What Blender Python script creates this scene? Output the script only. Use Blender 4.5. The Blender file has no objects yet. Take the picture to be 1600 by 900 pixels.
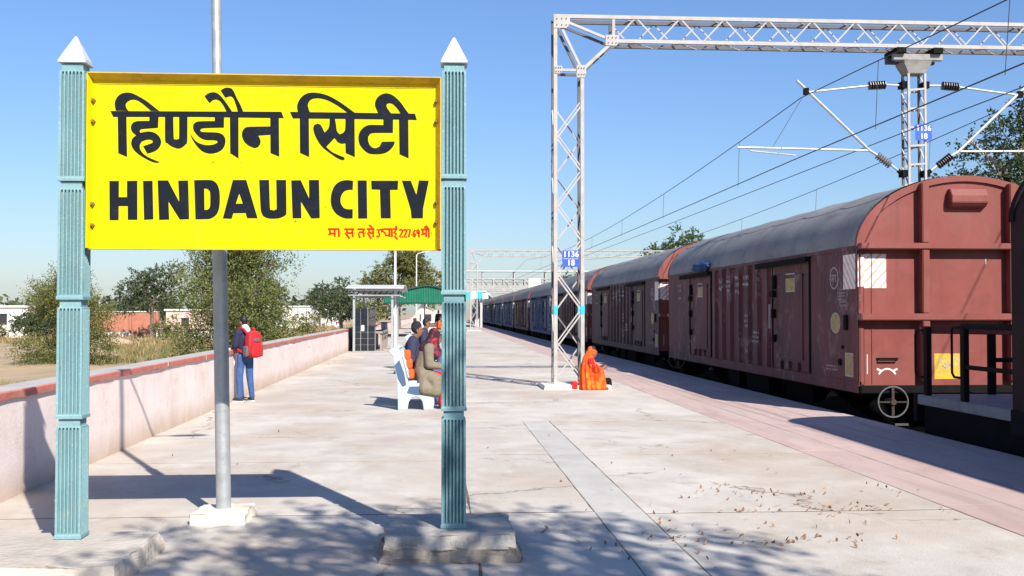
import bpy, bmesh, math, random
import numpy as np
from mathutils import Vector, Matrix
from mathutils.geometry import tessellate_polygon
random.seed(7); RNG = np.random.default_rng(11)
C = bpy.context.scene.collection
PI = math.pi

# ------------------------------------------------------------------ camera, sky, sun, exposure
cam_d = bpy.data.cameras.new('camera'); cam = bpy.data.objects.new('camera', cam_d); C.objects.link(cam)
cam_d.sensor_width = 36; cam_d.lens = 36 * 1716 / 1600; cam_d.clip_end = 6000; cam_d.clip_start = 0.05
cam.location = (0, 0, 1.55)
cam.rotation_euler = (math.radians(90 + 1.302), 0, -math.radians(3.966))
bpy.context.scene.camera = cam
SUN_EL, SUN_AZ = 38.0, 23.5            # elevation; shadows fall this far left of the track direction
w = bpy.data.worlds.new('World'); bpy.context.scene.world = w; w.use_nodes = True
nt = w.node_tree; bg = nt.nodes['Background']
sky = nt.nodes.new('ShaderNodeTexSky'); sky.sky_type = 'NISHITA'; sky.sun_disc = False
sun_dir = Vector((math.sin(math.radians(SUN_AZ)) * math.cos(math.radians(SUN_EL)),
                  -math.cos(math.radians(SUN_AZ)) * math.cos(math.radians(SUN_EL)), math.sin(math.radians(SUN_EL))))
sky.sun_elevation = math.radians(SUN_EL); sky.sun_rotation = math.atan2(sun_dir.x, sun_dir.y)
sky.air_density = 1.3; sky.dust_density = 0.5; sky.ozone_density = 6.0; sky.altitude = 0
hs = nt.nodes.new('ShaderNodeVectorMath'); hs.operation = 'MULTIPLY'; hs.inputs[1].default_value = (0.78, 0.85, 1.05)   # cool white balance of the whole sky
nt.links.new(sky.outputs[0], hs.inputs[0]); nt.links.new(hs.outputs[0], bg.inputs['Color'])
bg.inputs['Strength'].default_value = 0.085
sd = bpy.data.lights.new('sun', 'SUN'); so = bpy.data.objects.new('sun', sd); C.objects.link(so)
sd.energy = 5.0; sd.angle = math.radians(0.55); sd.color = (1.0, 0.95, 0.87)
so.rotation_euler = sun_dir.to_track_quat('Z', 'Y').to_euler()
vs = bpy.context.scene.view_settings
vs.view_transform = 'Standard'; vs.look = 'None'; vs.exposure = 0.72; vs.gamma = 1.0

# ------------------------------------------------------------------ materials
MATS = {}
def mat(name, col, rough=0.75, var=0.18, scale=3.0, dirt=None, dirt_scale=1.2, dirt_amt=0.45, bump=0.15, bscale=40.0,
        metal=0.0, coords='Object', rnd=0.0, stretch=(1, 1, 1), speck=None, spec=0.35, base_dirt=None):
    """procedural paint / stone / metal: mottled base colour, blotchy dirt, fine relief"""
    if name in MATS: return MATS[name]
    m = bpy.data.materials.new(name); m.use_nodes = True; n = m.node_tree; N, L = n.nodes, n.links
    b = N['Principled BSDF']; b.inputs['Roughness'].default_value = rough; b.inputs['Metallic'].default_value = metal
    b.inputs['Specular IOR Level'].default_value = spec
    if coords == 'World':
        tc = N.new('ShaderNodeNewGeometry'); co = tc.outputs['Position']
    else:
        tc = N.new('ShaderNodeTexCoord'); co = tc.outputs['Object']
    mp = N.new('ShaderNodeMapping'); mp.inputs['Scale'].default_value = stretch; L.new(co, mp.inputs[0])
    n1 = N.new('ShaderNodeTexNoise'); n1.inputs['Scale'].default_value = scale; n1.inputs['Detail'].default_value = 8
    n1.inputs['Roughness'].default_value = 0.62; L.new(mp.outputs[0], n1.inputs['Vector'])
    mr = N.new('ShaderNodeMapRange'); mr.inputs[1].default_value = 0.3; mr.inputs[2].default_value = 0.7
    mr.inputs[3].default_value = 1 - var; mr.inputs[4].default_value = 1 + var; L.new(n1.outputs[0], mr.inputs[0])
    mul = N.new('ShaderNodeVectorMath'); mul.operation = 'SCALE'; mul.inputs[0].default_value = col[:3]
    L.new(mr.outputs[0], mul.inputs['Scale']); cur = mul.outputs[0]
    if rnd:
        oi = N.new('ShaderNodeObjectInfo'); r2 = N.new('ShaderNodeMapRange')
        r2.inputs[3].default_value = 1 - rnd; r2.inputs[4].default_value = 1 + rnd; L.new(oi.outputs['Random'], r2.inputs[0])
        m2 = N.new('ShaderNodeVectorMath'); m2.operation = 'SCALE'; L.new(cur, m2.inputs[0]); L.new(r2.outputs[0], m2.inputs['Scale']); cur = m2.outputs[0]
    def blend(cur, mask_out, col2):
        mx = N.new('ShaderNodeMix'); mx.data_type = 'RGBA'; L.new(mask_out, mx.inputs[0]); L.new(cur, mx.inputs[6])
        mx.inputs[7].default_value = (*col2[:3], 1); return mx.outputs[2]
    if dirt:
        n2 = N.new('ShaderNodeTexNoise'); n2.inputs['Scale'].default_value = dirt_scale; n2.inputs['Detail'].default_value = 10
        n2.inputs['Roughness'].default_value = 0.7; n2.inputs['Distortion'].default_value = 0.6; L.new(mp.outputs[0], n2.inputs['Vector'])
        m3 = N.new('ShaderNodeMapRange'); m3.inputs[1].default_value = 0.5; m3.inputs[2].default_value = 0.72
        m3.inputs[4].default_value = dirt_amt; L.new(n2.outputs[0], m3.inputs[0]); cur = blend(cur, m3.outputs[0], dirt)
    if speck:
        v = N.new('ShaderNodeTexNoise'); v.inputs['Scale'].default_value = 45; v.inputs['Detail'].default_value = 3; L.new(co, v.inputs['Vector'])
        m4 = N.new('ShaderNodeMapRange'); m4.inputs[1].default_value = 0.62; m4.inputs[2].default_value = 0.70; m4.inputs[4].default_value = 0.6
        L.new(v.outputs[0], m4.inputs[0]); cur = blend(cur, m4.outputs[0], speck)
    if base_dirt:                       # splash stain climbing a wall from its foot (irregular edge)
        z0, z1, c2 = base_dirt; sp = N.new('ShaderNodeSeparateXYZ'); gp = N.new('ShaderNodeNewGeometry'); L.new(gp.outputs['Position'], sp.inputs[0])
        ad = N.new('ShaderNodeMath'); ad.operation = 'MULTIPLY_ADD'; ad.inputs[1].default_value = -0.5; L.new(n1.outputs[0], ad.inputs[0]); L.new(sp.outputs[2], ad.inputs[2])
        m5 = N.new('ShaderNodeMapRange'); m5.inputs[1].default_value = z1 - 0.25; m5.inputs[2].default_value = z0 - 0.25; m5.inputs[4].default_value = 0.75
        L.new(ad.outputs[0], m5.inputs[0]); cur = blend(cur, m5.outputs[0], c2)
    L.new(cur, b.inputs['Base Color'])
    rr = N.new('ShaderNodeMapRange'); rr.inputs[3].default_value = max(0.05, rough - 0.12); rr.inputs[4].default_value = min(1, rough + 0.12)
    L.new(n1.outputs[0], rr.inputs[0]); L.new(rr.outputs[0], b.inputs['Roughness'])
    if bump:
        n3 = N.new('ShaderNodeTexNoise'); n3.inputs['Scale'].default_value = bscale; n3.inputs['Detail'].default_value = 6; L.new(co, n3.inputs['Vector'])
        bp = N.new('ShaderNodeBump'); bp.inputs['Strength'].default_value = bump; bp.inputs['Distance'].default_value = 0.02
        L.new(n3.outputs[0], bp.inputs['Height']); L.new(bp.outputs[0], b.inputs['Normal'])
    MATS[name] = m; return m

def leaf_mat(name, c1, c2, trans=0.3):
    m = bpy.data.materials.new(name); m.use_nodes = True; n = m.node_tree; N, L = n.nodes, n.links
    b = N['Principled BSDF']; b.inputs['Roughness'].default_value = 0.6; b.inputs['Specular IOR Level'].default_value = 0.25
    g = N.new('ShaderNodeNewGeometry'); mx = N.new('ShaderNodeMix'); mx.data_type = 'RGBA'
    no = N.new('ShaderNodeTexNoise'); no.inputs['Scale'].default_value = 1.4; no.inputs['Detail'].default_value = 4; L.new(g.outputs['Position'], no.inputs['Vector'])
    ad = N.new('ShaderNodeMath'); ad.operation = 'ADD'; L.new(g.outputs['Random Per Island'], ad.inputs[0]); L.new(no.outputs[0], ad.inputs[1])
    mr = N.new('ShaderNodeMapRange'); mr.inputs[1].default_value = 0.25; mr.inputs[2].default_value = 1.25; L.new(ad.outputs[0], mr.inputs[0])
    L.new(mr.outputs[0], mx.inputs[0]); mx.inputs[6].default_value = (*c1, 1); mx.inputs[7].default_value = (*c2, 1)
    L.new(mx.outputs[2], b.inputs['Base Color'])
    tr = N.new('ShaderNodeBsdfTranslucent'); L.new(mx.outputs[2], tr.inputs[0])
    ms = N.new('ShaderNodeMixShader'); ms.inputs[0].default_value = trans
    L.new(b.outputs[0], ms.inputs[1]); L.new(tr.outputs[0], ms.inputs[2]); L.new(ms.outputs[0], N['Material Output'].inputs[0])
    return m

def stripe_mat(name, ca, cb, freq, axis=(1, 0, 1), duty=0.5):
    """painted parallel stripes (flat print)"""
    m = bpy.data.materials.new(name); m.use_nodes = True; n = m.node_tree; N, L = n.nodes, n.links
    b = N['Principled BSDF']; b.inputs['Roughness'].default_value = 0.7
    tc = N.new('ShaderNodeTexCoord'); dt = N.new('ShaderNodeVectorMath'); dt.operation = 'DOT_PRODUCT'
    L.new(tc.outputs['Object'], dt.inputs[0]); dt.inputs[1].default_value = axis
    ns = N.new('ShaderNodeTexNoise'); ns.inputs['Scale'].default_value = 9; L.new(tc.outputs['Object'], ns.inputs['Vector'])
    a = N.new('ShaderNodeMath'); a.operation = 'MULTIPLY_ADD'; a.inputs[1].default_value = freq; L.new(dt.outputs['Value'], a.inputs[0])
    nm = N.new('ShaderNodeMath'); nm.operation = 'MULTIPLY'; nm.inputs[1].default_value = 0.5; L.new(ns.outputs[0], nm.inputs[0]); L.new(nm.outputs[0], a.inputs[2])
    fr = N.new('ShaderNodeMath'); fr.operation = 'FRACT'; L.new(a.outputs[0], fr.inputs[0])
    gt = N.new('ShaderNodeMapRange'); gt.inputs[1].default_value = duty - 0.08; gt.inputs[2].default_value = duty + 0.08; L.new(fr.outputs[0], gt.inputs[0])
    mx = N.new('ShaderNodeMix'); mx.data_type = 'RGBA'; L.new(gt.outputs[0], mx.inputs[0]); mx.inputs[6].default_value = (*ca, 1); mx.inputs[7].default_value = (*cb, 1)
    L.new(mx.outputs[2], b.inputs['Base Color']); return m

def worn(m, cracks=None, stains=(), streaks=None, scuffs=None, coords='World'):
    """add cracks, stains, run marks and scuffs (each with a shape of its own) over a mat() material"""
    n = m.node_tree; N, L = n.nodes, n.links; b = N['Principled BSDF']; cur = b.inputs['Base Color'].links[0].from_socket
    if coords == 'World': co = N.new('ShaderNodeNewGeometry').outputs['Position']
    else: co = N.new('ShaderNodeTexCoord').outputs['Object']
    def noise_(scale, detail=8, rough=.65, stretch=(1, 1, 1), dist=0.4, off=(0, 0, 0)):
        mp = N.new('ShaderNodeMapping'); mp.inputs['Scale'].default_value = stretch; mp.inputs['Location'].default_value = off; L.new(co, mp.inputs[0])
        t = N.new('ShaderNodeTexNoise'); t.inputs['Scale'].default_value = scale; t.inputs['Detail'].default_value = detail; t.inputs['Roughness'].default_value = rough; t.inputs['Distortion'].default_value = dist
        L.new(mp.outputs[0], t.inputs['Vector']); return t
    def ramp(o, a, b_, amt):
        q = N.new('ShaderNodeMapRange'); q.inputs[1].default_value = a; q.inputs[2].default_value = b_; q.inputs[4].default_value = amt; L.new(o, q.inputs[0]); return q.outputs[0]
    def blend(mask, col):
        nonlocal cur
        x = N.new('ShaderNodeMix'); x.data_type = 'RGBA'; L.new(mask, x.inputs[0]); L.new(cur, x.inputs[6]); x.inputs[7].default_value = (*col, 1); cur = x.outputs[2]
    def mulm(a, b_):
        q = N.new('ShaderNodeMath'); q.operation = 'MULTIPLY'; L.new(a, q.inputs[0]); L.new(b_, q.inputs[1]); return q.outputs[0]
    for i, (sc, lo, hi, amt, col, st) in enumerate(stains): blend(ramp(noise_(sc, stretch=st, off=(3.1 * i, 7.7 * i, 1.3 * i)).outputs[0], lo, hi, amt), col)
    if streaks: sc, lo, hi, amt, col, st = streaks; blend(mulm(ramp(noise_(sc, 6, .6, st, 0).outputs[0], lo, hi, amt), ramp(noise_(.8, off=(9, 2, 4)).outputs[0], .42, .6, 1.0)), col)
    if scuffs: sc, lo, hi, amt, col, st = scuffs; blend(mulm(ramp(noise_(sc, 12, .75, st, 1.2, (5, 5, 5)).outputs[0], lo, hi, amt), ramp(noise_(1.1, 3, off=(1, 8, 3)).outputs[0], .5, .62, 1.0)), col)
    if cracks:
        wob = noise_(1.7, 4, .6, dist=0); mx = N.new('ShaderNodeVectorMath'); mx.operation = 'MULTIPLY_ADD'; mx.inputs[1].default_value = (.7, .7, .7); L.new(wob.outputs['Color'], mx.inputs[0]); L.new(co, mx.inputs[2])
        v = N.new('ShaderNodeTexVoronoi'); v.feature = 'DISTANCE_TO_EDGE'; v.inputs['Scale'].default_value = cracks[0]; L.new(mx.outputs[0], v.inputs['Vector'])
        q = N.new('ShaderNodeMapRange'); q.inputs[1].default_value = cracks[1]; q.inputs[2].default_value = 0; q.inputs[4].default_value = cracks[2]; L.new(v.outputs[0], q.inputs[0])
        blend(mulm(q.outputs[0], ramp(noise_(.45, 3, off=(4, 1, 0)).outputs[0], .47, .56, 1.0)), cracks[3])
    L.new(cur, b.inputs['Base Color']); return m
M_conc = mat('platform_concrete', (0.495, 0.455, 0.405), 0.9, 0.13, 1.3, (0.36, 0.29, 0.22), 0.55, 0.5, 0.25, 60, coords='World', rnd=0.05, speck=(0.56, 0.52, 0.47))
worn(M_conc, (0.33, .008, .95, (.20, .155, .12)), [(.40, .46, .66, .75, (.405, .315, .235), (1, .7, 1)), (.9, .52, .68, .5, (.37, .30, .235), (1, .6, 1)), (2.2, .57, .74, .6, (.33, .27, .21), (1, .8, 1)), (5.5, .60, .72, .5, (.58, .54, .49), (1, .35, 1)), (9, .64, .72, .6, (.25, .20, .16), (1, 1, 1))])
M_trench = mat('trench_concrete', (0.455, 0.43, 0.395), 0.85, 0.10, 1.8, (0.33, 0.31, 0.28), 0.9, 0.4, 0.2, 60, coords='World', rnd=0.05)
M_pink = mat('red_oxide_faded_concrete', (0.47, 0.345, 0.315), 0.9, 0.10, 1.2, (0.38, 0.27, 0.24), 0.8, 0.55, 0.25, 60, coords='World', rnd=0.04, stretch=(1, 0.35, 1))
worn(M_pink, (0.5, .006, .7, (.26, .17, .145)), [(.8, .46, .66, .75, (.43, .355, .31), (1, .3, 1)), (1.6, .5, .66, .6, (.36, .25, .215), (2, .3, 1)), (3, .58, .72, .5, (.36, .25, .215), (1, .3, 1)), (8, .62, .72, .5, (.52, .42, .385), (1, .5, 1))])
worn(M_trench, None, [(1.5, .5, .7, .5, (.37, .335, .29), (1, .5, 1)), (6, .6, .7, .5, (.30, .27, .235), (1, 1, 1))])
M_base = mat('platform_fill', (0.15, 0.115, 0.085), 0.95, 0.2, 2, coords='World')
M_edge = mat('platform_edge_brick', (0.22, 0.16, 0.13), 0.95, 0.3, 3, coords='World')
M_wall = mat('limewashed_wall', (0.78, 0.665, 0.615), 0.92, 0.07, 1.4, (0.52, 0.40, 0.33), 0.75, 0.45, 0.22, 30, coords='World', base_dirt=(0.0, 0.30, (0.46, 0.33, 0.22)))
worn(M_wall, (0.55, .004, .55, (.38, .28, .22)), [(1.1, .50, .68, .45, (.62, .46, .39), (1, 1, 1.5)), (5, .60, .72, .5, (.52, .39, .31), (1, 1, 1)), (2.5, .58, .70, .5, (.80, .74, .70), (1, 1, 1))], (9, .55, .72, .4, (.50, .385, .32), (1, 1, .07)))
M_cope_red = mat('red_coping_paint', (0.50, 0.155, 0.12), 0.85, 0.16, 5, (0.5, 0.36, 0.31), 3.0, 0.5, 0.3, 30, coords='World')
M_cope_grey = mat('weathered_coping_top', (0.40, 0.38, 0.35), 0.9, 0.15, 3, coords='World')
M_teal = mat('teal_post_paint', (0.165, 0.300, 0.320), 0.66, 0.12, 2.5, (0.26, 0.33, 0.31), 3.2, 0.4, 0.2, 50, speck=(0.36, 0.45, 0.45), rnd=0.04, coords='World')
worn(M_teal, None, [(14, .62, .70, .55, (.07, .12, .13), (1, 1, .4)), (30, .66, .72, .7, (.40, .40, .36), (1, 1, .6))], (16, .52, .7, .35, (.12, .20, .21), (1, 1, .06)))
M_cap = mat('pale_cap_paint', (0.46, 0.50, 0.50), 0.7, 0.10, 5, (0.4, 0.4, 0.38), 4, 0.35)
M_yellow = mat('yellow_board_paint', (0.585, 0.505, 0.001), 0.75, 0.03, 2.0, (0.50, 0.42, 0.02), 2.6, 0.35, 0.05, 30, spec=0.12)
worn(M_yellow, None, [(7, .60, .72, .30, (.42, .33, .03), (1, 1, 1)), (40, .68, .74, .5, (.35, .27, .04), (1, 1, 1))], (18, .55, .7, .22, (.42, .34, .03), (1, 1, .07)), (26, .60, .70, .35, (.62, .60, .2), (1, 1, 1)))
M_flange = mat('yellow_frame_paint', (0.58, 0.36, 0.02), 0.6, 0.15, 8, (0.25, 0.12, 0.02), 6, 0.5)
M_ink = mat('blue_black_letter_paint', (0.006, 0.009, 0.016), 0.8, 0.25, 9, (0.018, 0.023, 0.032), 7, 0.6, 0.1, 60, spec=0.15)
M_redink = mat('red_letter_paint', (0.50, 0.016, 0.006), 0.75, 0.2, 20, spec=0.15)
M_rust = mat('rusty_bolt', (0.24, 0.10, 0.03), 0.85, 0.3, 30)
M_plinth = mat('rough_plinth_concrete', (0.40, 0.37, 0.33), 0.95, 0.2, 6, (0.22, 0.19, 0.16), 3.5, 0.7, 0.9, 22, coords='World', speck=(0.55, 0.53, 0.5))
M_rubble = mat('dark_rubble_masonry', (0.27, 0.23, 0.19), 0.97, 0.35, 9, (0.12, 0.10, 0.08), 6, 0.8, 1.0, 14, coords='World', speck=(0.42, 0.39, 0.35))
M_plinth_b = mat('sandy_plinth_concrete', (0.45, 0.405, 0.35), 0.95, 0.16, 4, (0.33, 0.28, 0.23), 3.5, 0.6, 0.7, 22, coords='World')
M_white_conc = mat('whitewashed_concrete', (0.70, 0.66, 0.58), 0.9, 0.12, 6, (0.5, 0.34, 0.2), 4, 0.6, 0.6, 22, coords='World')
M_galv = mat('galvanised_steel', (0.40, 0.42, 0.42), 0.45, 0.14, 9, (0.28, 0.29, 0.29), 7, 0.6, 0.1, 60, metal=0.45)
M_polep = mat('white_pole_paint', (0.62, 0.62, 0.62), 0.5, 0.08, 4)
M_mast = mat('silver_mast_paint', (0.375, 0.355, 0.335), 0.6, 0.10, 5, (0.26, 0.19, 0.14), 3.5, 0.5, 0.1, 40, coords='World')
M_mastd = mat('shaded_dark_mast_steel', (0.10, 0.10, 0.105), 0.7, 0.25, 4, (0.16, 0.11, 0.08), 3, 0.5)  # darker copy of the mast paint: shade of rear members put into colour
M_mastg = mat('dusty_mast_steel', (0.25, 0.24, 0.225), 0.65, 0.2, 5, (0.14, 0.11, 0.09), 4, 0.5)
M_cyan = mat('cyan_band_paint', (0.03, 0.42, 0.62), 0.6, 0.1, 8)
M_wire = mat('copper_wire', (0.055, 0.055, 0.06), 0.6, 0.1, 5, metal=0.5, bump=0)
M_insul = mat('brown_porcelain', (0.035, 0.024, 0.022), 0.35, 0.2, 12, spec=0.5)
M_insul2 = mat('grey_porcelain', (0.16, 0.13, 0.12), 0.35, 0.2, 12, spec=0.5)
M_blue = mat('blue_number_plate', (0.03, 0.09, 0.52), 0.5, 0.1, 8)
M_white = mat('white_paint', (0.60, 0.59, 0.57), 0.6, 0.06, 6)
M_dark = mat('black_underframe', (0.010, 0.009, 0.009), 0.92, 0.3, 5, spec=0.08)
M_rail = mat('rail_steel', (0.06, 0.045, 0.036), 0.6, 0.3, 8, metal=0.5)
M_sleeper = mat('concrete_sleeper', (0.26, 0.24, 0.22), 0.9, 0.2, 5)
M_black = mat('black_paint', (0.012, 0.009, 0.010), 0.85, 0.25, 6, spec=0.1)
M_wheel = mat('dull_wheel_steel', (0.10, 0.105, 0.10), 0.6, 0.2, 9)
M_soil = mat('dry_earth', (0.36, 0.28, 0.19), 0.97, 0.25, 0.35, (0.33, 0.25, 0.10), 0.22, 0.8, 0.4, 6, coords='World')
M_ballast = mat('ballast_bed', (0.075, 0.065, 0.058), 0.97, 0.4, 6, bump=0.9, bscale=18, coords='World')
WAG = {}
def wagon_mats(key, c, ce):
    WAG[key] = dict(side=mat('wagon_side_shaded_paint_' + key, c, 0.7, 0.22, 1.6, tuple(0.42 * v + 0.012 for v in c), 0.9, 0.75, 0.1, 25, stretch=(1, 1.2, 0.35), rnd=0.12, speck=None),  # sides darker than ends: their shade is put into the paint colour
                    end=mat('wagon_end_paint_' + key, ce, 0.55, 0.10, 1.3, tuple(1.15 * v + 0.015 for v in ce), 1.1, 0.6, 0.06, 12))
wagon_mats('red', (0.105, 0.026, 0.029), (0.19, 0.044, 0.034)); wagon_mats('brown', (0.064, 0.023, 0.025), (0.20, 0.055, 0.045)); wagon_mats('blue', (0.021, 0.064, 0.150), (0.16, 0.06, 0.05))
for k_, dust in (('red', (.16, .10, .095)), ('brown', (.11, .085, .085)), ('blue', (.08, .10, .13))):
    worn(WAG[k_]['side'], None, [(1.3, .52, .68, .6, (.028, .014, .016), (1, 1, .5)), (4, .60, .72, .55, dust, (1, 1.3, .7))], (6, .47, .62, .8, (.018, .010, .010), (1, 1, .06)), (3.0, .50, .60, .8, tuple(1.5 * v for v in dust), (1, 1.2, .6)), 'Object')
    worn(WAG[k_]['end'], None, [(1.1, .5, .68, .4, (.225, .085, .072), (1, 1, .8)), (2.6, .56, .70, .45, (.12, .030, .024), (1, 1, .8))], (7, .55, .7, .4, (.10, .03, .022), (1, 1, .05)), (4, .62, .68, .3, (.30, .17, .14), (1, 1, 1)), 'Object')
M_roof = mat('wagon_roof_sheet', (0.215, 0.207, 0.20), 0.75, 0.20, 1.1, (0.13, 0.125, 0.125), 0.7, 0.7, 0.15, 20, rnd=0.06)
worn(M_roof, None, [(.9, .5, .66, .5, (.30, .29, .28), (1, .5, 1)), (2.4, .55, .7, .6, (.09, .088, .09), (1, .4, 1))], (5, .5, .7, .5, (.10, .095, .095), (1, .9, .1)), None, 'Object')
M_hatch = stripe_mat('white_hatch_print', (0.74, 0.68, 0.64), (0.62, 0.35, 0.27), 8.5, (0.75, 0.75, -0.72), 0.66)
M_sticker = mat('yellow_sticker', (0.55, 0.34, 0.03), 0.6, 0.15, 12, (0.65, 0.45, 0.2), 8, 0.5)
M_oldsticker = mat('old_yellow_sticker', (0.36, 0.27, 0.10), 0.7, 0.25, 14, (0.15, 0.11, 0.06), 9, 0.8)
M_stencil = mat('white_stencil_paint', (0.36, 0.32, 0.32), 0.7, 0.25, 20)
M_faint = mat('faded_white_patch', (0.22, 0.17, 0.17), 0.8, 0.3, 10)
M_green = mat('green_roof_sheet', (0.009, 0.135, 0.080), 0.55, 0.15, 3)
M_dgreen = mat('dark_green_roof', (0.012, 0.055, 0.04), 0.6, 0.2, 3)
M_tile = mat('black_glazed_tile', (0.012, 0.016, 0.024), 0.22, 0.3, 6, spec=0.5, rnd=0.2)
M_grout = mat('white_grout', (0.30, 0.29, 0.28), 0.9, 0.1, 8)
M_granite = mat('grey_trough_concrete', (0.30, 0.25, 0.22), 0.85, 0.2, 8)
M_benchb = mat('pale_blue_bench_paint', (0.39, 0.46, 0.49), 0.7, 0.08, 5, (0.35, 0.42, 0.46), 4, 0.4)
M_benchd = mat('dark_blue_bench_paint', (0.055, 0.095, 0.17), 0.7, 0.1, 5)
M_shelter_grey = mat('grey_sheet_roof', (0.50, 0.50, 0.52), 0.6, 0.1, 3)
M_brickw = mat('red_brickwork', (0.40, 0.155, 0.10), 0.92, 0.2, 2, (0.5, 0.35, 0.28), 0.8, 0.6)
M_house = mat('lime_house_wall', (0.68, 0.64, 0.60), 0.9, 0.1, 1, (0.5, 0.42, 0.36), 0.6, 0.5)
M_housep = mat('pinkish_house_wall', (0.58, 0.42, 0.36), 0.9, 0.15, 1, (0.5, 0.32, 0.25), 0.6, 0.6)
M_hole = mat('dark_opening', (0.03, 0.03, 0.032), 0.8, 0.1, 3)
M_bark = mat('grey_brown_bark', (0.16, 0.12, 0.09), 0.95, 0.3, 8, bump=0.6, bscale=25)
M_bark_pale = mat('pale_bark', (0.36, 0.31, 0.27), 0.9, 0.25, 6)
L_acacia = leaf_mat('acacia_leaves', (0.045, 0.075, 0.022), (0.205, 0.220, 0.070))
L_olive = leaf_mat('olive_leaves', (0.055, 0.085, 0.024), (0.20, 0.20, 0.06))
L_neem = leaf_mat('neem_leaves', (0.022, 0.055, 0.016), (0.085, 0.125, 0.035))
L_dark = leaf_mat('dark_leaves', (0.012, 0.030, 0.012), (0.06, 0.085, 0.03))
L_far = leaf_mat('distant_leaves', (0.040, 0.068, 0.032), (0.10, 0.125, 0.060))
L_grass = leaf_mat('dry_grass', (0.17, 0.12, 0.055), (0.40, 0.29, 0.14), 0.2)
L_weed = leaf_mat('green_weeds', (0.05, 0.08, 0.025), (0.20, 0.19, 0.07), 0.2)
L_litter = leaf_mat('dead_leaves', (0.10, 0.05, 0.03), (0.34, 0.19, 0.11), 0.05)
M_skin = mat('brown_skin', (0.215, 0.105, 0.062), 0.55, 0.08, 12, bump=0.03)
M_hair = mat('black_hair', (0.012, 0.010, 0.010), 0.6, 0.3, 40)

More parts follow.
